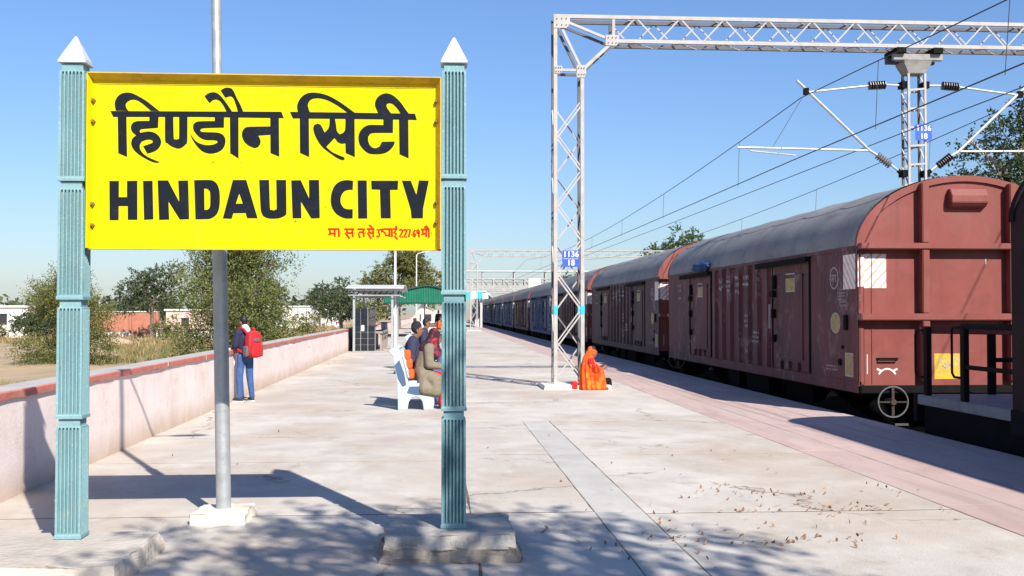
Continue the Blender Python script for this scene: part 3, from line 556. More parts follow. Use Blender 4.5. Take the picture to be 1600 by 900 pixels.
hindi = [
 (*ID, [(172.3, 173.6), (304, 174.3), (437, 174.8), (441, 184.9), (305, 183.0), (177, 183)], []),
 (*A, sm([(118, 248), (108, 200), (105, 160), (115, 120), (140, 80), (175, 52), (215, 38), (260, 35), (310, 46), (370, 75), (440, 115), (510, 165), (570, 215), (620, 252), (520, 250), (470, 205), (420, 165), (370, 132), (320, 120), (280, 128), (245, 152), (232, 180), (238, 215), (262, 250)]), []),
 (*A, [(140, 300), (240, 300), (246, 560), (252, 792), (150, 748)], []),
 (*A, sm([(505, 300), (612, 300), (605, 450), (500, 458), (410, 466), (395, 482), (400, 508), (440, 500), (500, 493), (560, 505), (610, 540), (640, 590), (640, 640), (615, 690), (560, 730), (485, 752), (435, 665), (540, 628), (548, 605), (520, 590), (470, 592), (420, 612), (398, 650), (402, 700), (430, 745), (480, 785), (550, 820), (625, 850), (612, 860), (560, 855), (480, 820), (390, 765), (330, 710), (300, 650), (300, 610), (315, 570), (355, 538), (310, 500), (292, 450), (300, 410), (330, 382), (380, 370), (505, 368)]), []),
 (*A, sm([(685, 300), (780, 300), (788, 560), (800, 582), (820, 588), (840, 580), (850, 555), (848, 300), (945, 300), (945, 600), (930, 640), (900, 670), (860, 692), (820, 690), (760, 665), (715, 630), (688, 590)]), []),
 (*B_, sm([(212, 380), (320, 380), (320, 522), (100, 528), (55, 538), (42, 556), (60, 572), (120, 576), (220, 578), (280, 590), (320, 620), (338, 670), (330, 730), (300, 780), (240, 815), (160, 828), (90, 810), (40, 775), (-10, 715), (-50, 650), (-75, 585), (-40, 640), (0, 685), (60, 715), (130, 728), (200, 720), (250, 697), (240, 677), (200, 670), (110, 668), (50, 645), (5, 605), (-28, 560), (-40, 515), (-32, 478), (0, 455), (60, 447), (212, 445)]), []),
 (*B_, [(388, 380), (488, 380), (492, 885), (395, 822)], []),
 (*B_, sm([(92, 155), (125, 125), (175, 108), (225, 112), (275, 145), (325, 205), (375, 275), (420, 345), (355, 345), (310, 260), (270, 210), (230, 192), (190, 200), (152, 235)]), []),
 (*B_, sm([(278, 85), (315, 62), (360, 52), (405, 62), (435, 100), (465, 170), (510, 255), (548, 345), (484, 345), (460, 260), (430, 180), (400, 155), (370, 158), (335, 172)]), []),
 (*B_, [(860, 385), (960, 385), (968, 862), (865, 820)], []),
 (*B_, sm([(880, 508), (880, 604), (720, 615), (745, 665), (745, 710), (720, 750), (680, 762), (620, 738), (570, 700), (540, 650), (530, 600), (540, 555), (570, 522), (620, 512)]), []),
 (*ID, [(450.6, 175), (550, 176.2), (647.7, 177.8), (650.6, 187.7), (637, 187), (548, 186), (455, 185)], []),
 (*D_, sm([(130, 295), (120, 230), (130, 180), (160, 130), (200, 95), (250, 75), (310, 70), (390, 80), (470, 105), (550, 145), (630, 195), (700, 245), (772, 297), (690, 297), (620, 245), (540, 195), (460, 155), (380, 135), (320, 135), (275, 150), (248, 185), (242, 225), (265, 297)]), []),
 (*D_, [(150, 340), (252, 340), (258, 795), (155, 748)], []),
 (*D_, sm([(489, 345), (543, 345), (560, 430), (570, 500), (600, 540), (640, 525), (665, 480), (668, 345), (770, 345), (775, 795), (672, 750), (668, 640), (625, 645), (580, 625), (545, 580), (500, 630), (450, 680), (510, 735), (580, 770), (655, 800), (660, 820), (640, 832), (580, 810), (500, 755), (415, 690), (360, 620), (320, 540), (303, 470), (315, 435), (350, 420), (385, 435), (410, 475), (430, 520), (470, 480), (487, 420)]), []),
 (*E_, sm([(395, 370), (510, 370), (508, 545), (300, 545), (240, 555), (215, 590), (215, 640), (235, 690), (270, 720), (310, 725), (350, 705), (378, 650), (530, 648), (520, 690), (480, 740), (430, 775), (370, 792), (290, 795), (220, 785), (160, 740), (115, 680), (100, 610), (110, 545), (150, 490), (200, 460), (260, 452), (395, 455)]), []),
 (*E_, sm([(340, 325), (300, 240), (295, 190), (315, 140), (360, 100), (420, 82), (480, 92), (540, 130), (600, 190), (650, 260), (700, 325), (605, 325), (560, 260), (510, 210), (470, 195), (435, 205), (432, 235), (450, 270), (490, 325)]), []),
 (*E_, [(580, 380), (690, 380), (695, 842), (588, 795)], []),
]
glyphs('hindi_lettering', hindi, M_ink, 0.0015)
F1 = (165, 270, 8.889); F2 = (340, 270, 8.889); F3 = (500, 270, 8.889)
english = [
 (*F1, [(60, 115), (190, 115), (190, 340), (300, 340), (300, 115), (440, 112), (445, 655), (315, 655), (312, 465), (190, 465), (190, 660), (68, 660)], []),
 (*F1, [(518, 115), (648, 112), (663, 648), (537, 655)], []),
 (*F1, [(718, 108), (860, 108), (1015, 405), (1000, 112), (1135, 108), (1153, 645), (1025, 650), (868, 400), (880, 652), (742, 655)], []),
 (*F1, sm([(1218, 105), (1430, 102), (1500, 125), (1545, 180), (1570, 280), (1572, 420), (1555, 530), (1510, 600), (1440, 640), (1380, 645), (1240, 648)]), [sm([(1357, 220), (1400, 225), (1432, 255), (1440, 300), (1440, 450), (1425, 500), (1395, 518), (1362, 515)])]),
 (*F2, [(195, 102), (380, 102), (540, 632), (395, 632), (375, 560), (205, 562), (182, 640), (60, 635)], [[(285, 290), (335, 430), (238, 432)]]),
 (*F2, sm([(560, 102), (695, 102), (710, 480), (725, 515), (765, 525), (795, 510), (803, 480), (795, 102), (932, 102), (938, 520), (935, 580), (905, 605), (820, 635), (690, 635), (620, 605), (595, 560), (580, 480)]), []),
 (*F2, [(1005, 108), (1135, 105), (1255, 360), (1250, 102), (1390, 102), (1403, 630), (1285, 635), (1140, 400), (1148, 632), (1025, 632)], []),
 (*F3, sm([(445, 115), (440, 238), (390, 238), (330, 255), (285, 310), (268, 380), (280, 440), (315, 490), (370, 508), (440, 505), (440, 632), (350, 635), (270, 610), (200, 560), (150, 480), (133, 390), (142, 290), (175, 200), (230, 140), (300, 110), (380, 105)]), []),
 (*F3, [(508, 108), (635, 108), (645, 635), (518, 635)], []),
 (*F3, [(698, 112), (1078, 112), (1072, 238), (965, 238), (975, 632), (835, 632), (822, 235), (705, 232)], []),
 (*F3, [(1132, 112), (1255, 112), (1335, 310), (1370, 108), (1510, 112), (1430, 500), (1428, 632), (1268, 632), (1255, 510)], []),
]
glyphs('english_lettering', english, M_ink, 0.0015)
red = [
 [(88, 110), (242, 110)], [(114, 110), (118, 172), (98, 190)], [(104, 178), (140, 168), (180, 168)], [(178, 110), (182, 212)], [(232, 110), (236, 216)], [(258, 165), (268, 165)],
 [(305, 112), (438, 112)], [(336, 112), (345, 148), (322, 165), (350, 198), (376, 236)], [(345, 162), (415, 160)], [(412, 112), (418, 216)],
 [(478, 112), (582, 112)], [(560, 112), (563, 216)], [(556, 152), (512, 150), (494, 175), (516, 228)], [(581, 165), (591, 165)],
 [(605, 110), (706, 110)], [(630, 112), (641, 148), (616, 164), (640, 198), (662, 238)], [(641, 162), (690, 160)], [(688, 112), (692, 218)], [(632, 58), (662, 75), (684, 110)],
 [(735, 118), (768, 122), (758, 152), (778, 182), (760, 214), (730, 202)], [(772, 118), (830, 112)], [(795, 142), (832, 142)],
 [(832, 110), (945, 110)], [(838, 142), (862, 196), (905, 186)], [(905, 110), (908, 214)], [(936, 110), (940, 216)],
 [(950, 110), (1012, 110)], [(990, 110), (985, 140), (960, 150), (1000, 175), (975, 205), (1016, 244)], [(992, 106), (1000, 78), (978, 80)],
 [(1036, 132), (1056, 114), (1080, 128), (1072, 160), (1040, 212), (1086, 214)], [(1094, 132), (1114, 114), (1136, 128), (1128, 160), (1098, 212), (1140, 214)], [(1146, 118), (1184, 118), (1162, 216)], [(1196, 185), (1206, 185)],
 [(1246, 116), (1230, 150), (1224, 198), (1240, 214), (1254, 190), (1238, 168)], [(1298, 165), (1276, 162), (1272, 132), (1288, 116), (1302, 140), (1298, 216)],
 [(1325, 115), (1442, 115)], [(1350, 115), (1352, 174), (1332, 188)], [(1340, 178), (1395, 168)], [(1395, 115), (1398, 216)], [(1430, 115), (1434, 222)], [(1396, 112), (1376, 82), (1396, 66), (1430, 112)], [(1462, 165), (1472, 165)]]
q = MB()
for i, s in enumerate(red): stroke(q, s, 25, lambda a, b, d: bd(500 + a / 8.421, 345 + b / 8.421, d), 0.0004, 0.0012 + 0.00008 * (i % 9))
q.build('height_lettering', M_redink, sign)
# small chips and drips of letter paint on the panel
q = MB()
for (a, b, r) in ((637, 137, 1.6), (331, 254, 1.3), (341, 257, .8), (460, 346, 1.6), (507, 324, 1.0), (629, 304, 1.0), (374, 254, .8), (438, 141, .9), (679, 326, 1.2)):
    q.prism([bd(a + r * math.cos(t) * random.uniform(.7, 1.2), b + 1.3 * r * math.sin(t), 0)[::2] for t in np.linspace(0, 6.28, 7)[:-1]], lambda x, z, d: (x, SY - d, z), 0.0003, 0.0008)
q.build('paint_spots', M_rust, sign, kind='stuff')

def fluted_segment(h, w0, w1):
    """one cast pillar drum: bottom lip, fluted shaft, plain band on top"""
    q = MB()
    def ring(w, dep, z):
        P = []; n = 6; land = 0.17
        for s in range(4):
            ca, sa = math.cos(s * PI / 2), math.sin(s * PI / 2)
            L = [(-w, -w)]
            st = 2 * w * 0.86 / n; x = -w * 0.86
            for k in range(n):
                a, b = x + st * land, x + st * (1 - land)
                L += [(a, -w), (a + st * .14, -w + dep), ((a + b) / 2, -w + dep * 1.25), (b - st * .14, -w + dep), (b, -w)]; x += st
            P += [(ca * u - sa * v, sa * u + ca * v, z) for u, v in L]
        return P
    band = 0.055
    q.loft([ring(w0 + .004, 0, 0), ring(w0 + .004, 0, .018), ring(w0 - .001, 0, .026), ring(w0 - .001, .019, .034), ring(w1, .019, h - band - .012), ring(w1 - .001, 0, h - band), ring(w1 - .002, 0, h - band + .004), ring(w1 - .012, 0, h - band + .010), ring(w1 - .012, 0, h - .004)])
    return q
def pillar(cx, z0, seg):
    p = MB(); p.box(cx - .078, cx + .078, SY - .058, SY + .098, z0 - .03, z0 + .012); p = p.build('pillar', M_teal, sign)
    cy = SY + .02; first = None
    for k in range(4):
        if first is None:
            q = fluted_segment(seg, .0795, .0775); first = q.build('pillar_segment', M_teal, p); o = first
        else: o = part('pillar_segment', first, p)
        o.location = (cx - sign.location.x, cy - sign.location.y, z0 + .008 + k * seg - sign.location.z)
    first.data.transform(Matrix.Translation(sign.location))
    zt = z0 + .008 + 4 * seg; w = .086
    q = MB(); q.box(cx - w, cx + w, cy - w, cy + w, zt, zt + .022)
    q.loft([[(cx - w + .004, cy - w + .004, zt + .0225), (cx + w - .004, cy - w + .004, zt + .0225), (cx + w - .004, cy + w - .004, zt + .0225), (cx - w + .004, cy + w - .004, zt + .0225)],
            [(cx - .006, cy - .006, zt + .185), (cx + .006, cy - .006, zt + .185), (cx + .006, cy + .006, zt + .185), (cx - .006, cy + .006, zt + .185)]])
    q.build('pillar_cap', M_cap, p, bevel=.003)
pillar(-2.294, .13, .748); pillar(.116, .165, .748)

def rough_block(name, label, cat, x0, x1, y0, y1, h, m, taper=.02, amp=.012, group=None, n=7, skirt=0, zb=0, parent=None):
    """worn cast block: grid box with chipped, uneven faces"""
    bm = bmesh.new(); bmesh.ops.create_cube(bm, size=1.0)
    bmesh.ops.subdivide_edges(bm, edges=bm.edges[:], cuts=n, use_grid_fill=True)
    for v in bm.verts:
        t = v.co.z + .5; k = 1 - taper * t * 2
        x = (x0 + x1) / 2 + v.co.x * (x1 - x0) * k; y = (y0 + y1) / 2 + v.co.y * (y1 - y0) * k; z = t * h
        e = amp * (1.6 if 0.02 < t < .95 else .5); s = Vector((x, y, z)) * 9
        from mathutils import noise
        if skirt and t < .45: x += (v.co.x) * skirt; y += v.co.y * skirt
        x += noise.noise(s) * e * (1 if abs(v.co.x) > .49 else 0); y += noise.noise(s + Vector((7, 3, 1))) * e * (1 if abs(v.co.y) > .49 else 0); z += noise.noise(s * 1.3) * amp * .35 if t > .9 else 0
        if t > .95 and (abs(v.co.x) > .49 or abs(v.co.y) > .49): z -= abs(noise.noise(s * .7)) * amp * 1.2
        v.co = Vector((x, y, z - (.01 if t < .02 else 0)))
    bmesh.ops.recalc_face_normals(bm, faces=bm.faces); me = bpy.data.meshes.new(name)
    o = bpy.data.objects.new(name, me); cx, cy = (x0 + x1) / 2, (y0 + y1) / 2
    for v in bm.verts: v.co -= Vector((cx, cy, 0))
    bm.to_mesh(me); bm.free(); me.materials.append(m); o.location = (cx, cy, zb); C.objects.link(o)
    if parent is not None: o.parent = parent; o.location = Vector((cx, cy, zb)) - world_off(parent); return o
    return tag(o, label, cat, group)
pl_ = thing('concrete_plinth', 'chipped grey concrete plinth under the right teal pillar', 'plinth', (.09, 7.24, 0))
rough_block('rubble_base', '', '', -.34, .52, 6.86, 7.64, .088, M_rubble, .02, .035, skirt=.03, n=11, parent=pl_)
rough_block('cap_slab', '', '', -.325, .505, 6.88, 7.63, .083, M_plinth, .012, .016, n=11, zb=.084, parent=pl_)
rough_block('concrete_plinth', 'wide low concrete plinth under the left teal pillar beside the wall', 'plinth', -3.3, -1.77, 6.33, 7.36, .13, M_plinth_b, .02, .016)

# ------------------------------------------------------------------ LAMP POLES
def lamp_pole(label, x, y, h, r, lean=(0, 0), arm=0.85, zb=0.0, m=None, group='lamp poles along the platform', step=1.7):
    t = thing('lamp_pole', label, 'lamp pole', (x, y, zb), group); m = m or M_galv
    at = lambda z: Vector((x + lean[0] * z, y + lean[1] * z, zb + z))
    q = MB(); q.tube([at(0), at(step)], r, 12); q.tube([at(step), at(step + .06), at(h)], [r, r * .68, r * .62], 12); q.build('pole', m, t, smooth=True)
    tip = at(h) + Vector((arm, 0, .26 * arm / .85)); q = MB(); q.tube([at(h - .12), at(h) + Vector((.12, 0, .1)), tip], [r * .42] * 3, 8); q.build('arm', m, t, smooth=True)
    q = MB(); d = Vector((1, 0, .12)).normalized(); q.loft([[tip + d * a + Vector((0, s * w, -.05 * k)) for s, k in ((-1, 0), (-1, 1), (1, 1), (1, 0))] for a, w in ((-.02, .04), (.1, .09), (.34, .10), (.46, .04))]); q.build('lamp_head', M_polep, t, bevel=.008)
    return t
lamp_pole('tall grey lamp pole standing directly behind the yellow name board', -1.587, 8.42, 4.65, .056, lean=(-.0205, 0), step=2.3)
rough_block('pole_footing', 'small broken whitewashed footing at the base of the tall grey lamp pole', 'footing', -1.79, -1.38, 8.18, 8.64, .085, M_white_conc, .03, .022)
lamp_pole('white lamp pole left of the green roofed shelter, beyond the bench', -1.74, 47.3, 6.6, .075, step=1.4, m=M_polep)
lamp_pole('slim white lamp pole rising behind the middle of the green shelter roof', -1.55, 88, 6.2, .07, step=1.4, m=M_polep, arm=1.0)
lamp_pole('farthest and shortest-looking white lamp pole above the green shelter peak', -1.0, 118, 5.0, .07, step=1.4, m=M_polep, arm=1.2)

# ------------------------------------------------------------------ OVERHEAD LINE: portals, masts, brackets, wires
def portal(label, X0, Y0, H, xr, w=.62, d=.45, bh=.50, cw=.075, plate=True, pitch=.72, bands=True, zb=0.03):
    """white lattice portal: column of four chords, knee and box-girder beam over the tracks"""
    t = thing('overhead_portal', label, 'gantry', (X0 + w / 2, Y0 + d / 2, 0), 'white lattice portals across the tracks')
    ch = lambda a, b, wd=cw, name='chord': (lambda q: q.build(name, M_mastd if a[1] > Y0 + d * .5 and b[1] > Y0 + d * .5 else M_mast, t))(MB().bar(a, b, wd, wd, (0, 1, 0)))  # rear chords take the steel with shade in its colour
    X1 = X0 + w; kz = H - bh - 1.0 * w / .62 * .62; kx = X1 + .62
    x0, x1 = X0 + .05, X1 - .04
    for j, yy in enumerate((Y0, Y0 + d)):
        ch((x0 - .03, yy, zb), (x0 - .03, yy, H)); ch((x1, yy, zb), (x1, yy, kz))
        ch((x0 - .07, yy, H + .002), (xr, yy, H + .002)); ch((kx - .02, yy, H - bh), (xr, yy, H - bh))
        ch((x1, yy, kz), (kx, yy, H - bh), cw * .9, 'knee_brace'); ch((x0, yy + .003, H - .03), (x1, yy + .003, kz), cw * .7, 'knee_brace'); ch((x0, yy - .003, H - .03), (kx, yy - .003, H - bh), cw * .7, 'knee_brace')
        ch((x0, yy, kz), (x1, yy, kz), cw * .7, 'knee_brace'); ch((kx, yy, H - bh), (kx, yy, H), cw * .75, 'knee_brace')
    for z in (kz,): 
        for x in (x0 - .03, x1): ch((x, Y0, z - .06), (x, Y0 + d, z - .06), cw * .6, 'knee_brace')
    def lace(a, b, wd=.032): MB().bar(a, b, wd, .012, (0, 1, 0)).build('lacing_bar', M_mast, t)
    n = int((kz - zb - .1) / pitch)
    for i in range(n):
        z0 = zb + .1 + i * pitch; z1 = z0 + pitch
        for yy, s in ((Y0 - .02, i % 2), (Y0 + d + .02, (i + 1) % 2)):
            a, b = (x0, x1) if s else (x1, x0); lace((a, yy, z0), (b, yy, z1)); 
            if yy < Y0: lace((a, yy + .016, z0 + .1), (b, yy + .016, z1 + .1), .026)
        for xx, s in ((x0 - .05, i % 2), (x1 + .02, (i + 1) % 2)):
            a, b = (Y0, Y0 + d) if s else (Y0 + d, Y0); MB().bar((xx, a, z0), (xx, b, z1), .012, .032, (1, 0, 0)).build('lacing_bar', M_mast, t)
    n = int((xr - kx) / .47)
    for i in range(n):
        xa = kx + i * .47; xb = xa + .47
        for yy in (Y0 - .02, Y0 + d + .02):
            za, zb2 = (H - bh, H) if i % 2 == (0 if yy < Y0 else 1) else (H, H - bh); lace((xa, yy, za), (xb, yy, zb2), .028)
        for zz, s in ((H - bh - .04, i % 2), (H + .04, (i + 1) % 2)):
            a, b = (Y0, Y0 + d) if s else (Y0 + d, Y0); MB().bar((xa, a, zz), (xb, b, zz), .03, .012).build('lacing_bar', M_mast, t)
    for (gx, gz, gw, gh) in ((x0 + .10, H - .12, .17, .13), (kx - .03, H - bh + .01, .14, .11), (x1 - .02, kz - .03, .10, .13), (x0 + .03, kz, .08, .08)):
        q = MB(); q.prism([(gx - gw, gz - gh), (gx + gw * .6, gz - gh), (gx + gw, gz - gh * .3), (gx + gw, gz + gh), (gx - gw, gz + gh)], lambda a, b, d_: (a, Y0 - cw * .5 - .012 + d_, b), 0, .008); g_ = q.build('gusset_plate', M_mast, t)
        q = MB()
        for u in (-.6, 0, .55):
            for v_ in (-.5, .5): q.tube([(gx + gw * u, Y0 - cw * .5 - .0125, gz + gh * v_), (gx + gw * u, Y0 - cw * .5 - .03, gz + gh * v_)], .013, 6)
        q.build('rivets', M_mastd, g_, kind='stuff')
    if bands:
        for (x, yy) in ((x0 - .03, Y0), (x1, Y0), (x1, Y0 + d)):
            q = MB(); c = cw / 2 + .004; q.box(x - c, x + c, yy - c, yy + c, 1.52, 1.70); q.build('painted_band', M_cyan, t)
    if plate:
        p = MB(); p.box(X0 + .155, X0 + .505, Y0 - .085, Y0 - .078, 2.50, 2.84); p = p.build('number_plate', M_blue, t)
        text_part('digits', '1136', M_white, p, (X0 + .33, Y0 - .0895, 2.757), .165, (1, 0, 0), (0, 0, 1), .001, .004)
        text_part('digits', '18', M_white, p, (X0 + .33, Y0 - .0895, 2.582), .165, (1, 0, 0), (0, 0, 1), .001, .004)
        q = MB(); q.box(X0 + .18, X0 + .48, Y0 - .090, Y0 - .0855, 2.664, 2.672); q.build('rule', M_white, p)
        for s in (.17, .49): MB().box(X0 + s - .015, X0 + s + .015, Y0 - .0775, Y0 - .03, 2.60, 2.74).build('plate_bracket', M_mast, t)
    return t
portal('nearest white lattice portal with cyan bands and blue 1136/18 plate, standing on the platform', 2.45, 22.6, 7.72, 16.5)
rough_block('portal_footing', 'white concrete footing under the lattice portal beside the woman in orange', 'footing', 2.18, 3.55, 22.05, 23.5, .09, M_white_conc, .01, .012)
portal('farther white lattice portal spanning above the distant wagons', 2.98, 95, 6.98, 20.5, cw=.085, plate=False, pitch=.8, bands=False)
rough_block('portal_footing', 'small white footing under the farther lattice portal', 'footing', 2.7, 3.9, 94.6, 95.9, .09, M_white_conc, .01, .012)

MX, MY = 10.225, 22.82
t = thing('overhead_mast', 'lattice drop mast with blue 1136/18 plate hanging from the portal beam behind the wagon', 'mast', (MX, MY, 3.9), 'drop masts')
zt = 6.66
for sx in (-.18, .18):
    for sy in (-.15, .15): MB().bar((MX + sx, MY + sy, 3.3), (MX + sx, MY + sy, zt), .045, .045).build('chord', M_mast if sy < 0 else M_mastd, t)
for i in range(8):
    z = 3.5 + i * .4
    for sy in (-.17, .17): MB().bar((MX - .18, MY + sy, z), (MX + .18, MY + sy, z + .03), .04, .012, (0, 1, 0)).build('lacing_bar', M_mast, t)
    for sx in (-.2, .2):
        MB().bar((MX + sx, MY - .15, z), (MX + sx, MY + .15, z + .4), .012, .03, (1, 0, 0)).build('lacing_bar', M_mast, t)
q = MB(); q.loft([[(MX + sx * w, MY + sy * d, z) for sx, sy in ((-1, -1), (1, -1), (1, 1), (-1, 1))] for z, w, d in ((zt, .19, .17), (zt + .03, .20, .18), (zt + .20, .29, .22), (zt + .26, .30, .24))]); q.build('head_plate', M_mastg, t)
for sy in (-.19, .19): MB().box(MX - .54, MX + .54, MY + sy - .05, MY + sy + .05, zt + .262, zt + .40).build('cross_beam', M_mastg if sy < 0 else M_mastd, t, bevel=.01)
for sx in (-.40, .40): MB().box(MX + sx - .10, MX + sx + .10, MY - .34, MY + .34, zt + .402, zt + .515).build('clamp_block', M_dark, t)
q = MB(); q.box(MX - .06, MX + .30, MY - .205, MY - .198, 5.22, 5.56); pl = q.build('number_plate', M_blue, t)
text_part('digits', '1136', M_white, pl, (MX + .12, MY - .21, 5.475), .165, (1, 0, 0), (0, 0, 1), .001, .004)
text_part('digits', '18', M_white, pl, (MX + .12, MY - .21, 5.305), .165, (1, 0, 0), (0, 0, 1), .001, .004)
for z in (6.43, 4.53):
    for sx in (-.24, .24): MB().box(MX + sx - .06, MX + sx + .06, MY - .12, MY + .12, z - .07, z + .07).build('bracket_lug', M_dark, t)

def insulator(mb, p, q, r=.075, n=7):
    p, q = Vector(p), Vector(q); pts, rs = [], []
    for i in range(n):
        for f, rr in ((0.1, .45), (.35, 1), (.6, 1), (.9, .45)): pts.append(p.lerp(q, (i + f) / n)); rs.append(r * rr)
    mb.tube(pts, rs, 10)
def bracket(s, label):
    """cantilever: stay tube, inclined bracket tube, register arm and insulators; s=-1 toward the platform"""
    t = thing('cantilever_bracket', label, 'bracket', (MX + s * .3, MY, 5.4), 'cantilever brackets on the drop mast')
    X = lambda d: MX + s * d
    top = Vector((X(2.42), MY, 6.30)); end = Vector((X(2.56), MY, 6.50)); joint = Vector((X(.98), MY, 5.02))
    MB().tube([(X(.98), MY, 5.02), end], .032, 8).build('bracket_tube', M_galv, t, smooth=True)
    MB().tube([(X(.36), MY, 4.60), (X(.28), MY, 4.54)], .05, 8).build('end_fitting', M_dark, t, smooth=True)
    MB().tube([(X(.52), MY, 4.72), (X(.36), MY, 4.60)], .025, 8).build('end_fitting', M_galv, t, smooth=True)
    q = MB(); insulator(q, (X(.82), MY, 4.93), (X(.52), MY, 4.70), .085); q.build('insulator', M_insul2 if s < 0 else M_insul, t, smooth=True)
    MB().tube([(X(.82), MY, 4.925), joint], .03, 8).build('end_fitting', M_galv, t, smooth=True)
    MB().tube([(X(.30), MY, 6.43), (X(.60), MY, 6.435)], .02, 8).build('end_fitting', M_galv, t, smooth=True)
    q = MB(); insulator(q, (X(.62), MY, 6.435), (X(1.0), MY, 6.41), .095); q.build('insulator', M_insul, t, smooth=True)
    MB().tube([(X(1.0), MY, 6.41), (X(2.36), MY, 6.25)], .022, 8).build('stay_tube', M_galv, t, smooth=True)
    MB().tube([joint, (X(3.85), MY, 5.06)], .022, 8).build('register_tube', M_galv, t, smooth=True)
    MB().tube([(X(3.6), MY, 5.03), (X(3.58), MY, 4.99), (X(2.6), MY, 4.90), (X(2.58), MY, 4.80)], .016, 8).build('steady_arm', M_galv, t, smooth=True)
    MB().box(X(2.36) - .05, X(2.36) + .05, MY - .05, MY + .05, 6.2, 6.34).build('wire_clamp', M_dark, t)
    MB().tube([(X(2.45), MY, 6.12), (X(3.1), MY, 5.06)], .006, 5).build('tie_wire', M_wire, t)
bracket(-1, 'cantilever bracket with dark insulators reaching left from the drop mast over the wagon')
bracket(1, 'cantilever bracket reaching right from the drop mast in front of the big tree')

def wire(name, label, x, z0, sag, droppers=None, supports=(22.8, 95.2), cat='wire', r=.010, ext=-49.2):
    t = thing(name, label, cat, (x, 22.8, z0)); span = supports[1] - supports[0]
    def zz(y):
        k = (y - supports[0]) / span; k = k - math.floor(k); return z0 - 4 * sag * k * (1 - k)
    pts = [(x, y, zz(y)) for y in np.arange(ext, 240, 3.62)]
    MB().tube(pts, r, 6).build('line', M_wire, t, smooth=True)
    if droppers:
        for y in droppers: MB().tube([(x, y, zz(y)), (x + .0, y + .15, 4.85)], .006, 5).build('dropper', M_wire, t)
wire('catenary_wire', 'sagging upper wire of the near track with thin droppers', 7.87, 6.22, .85, [14.5, 19, 28, 37.5, 46, 55, 64, 73, 82])
wire('contact_wire', 'straight lower wire hanging above the near freight train', 7.64, 4.83, 0.06, r=.011)
wire('feeder_wire', 'plain wire passing the blue plate of the drop mast', 10.0, 5.42, 0.05)
wire('catenary_wire', 'upper wire of the far track passing in front of the big tree', 12.75, 6.2, .85, [14, 27.5, 36, 45, 54, 63])
wire('contact_wire', 'lower wire of the far track, mostly behind the wagons', 12.85, 4.83, 0.06)

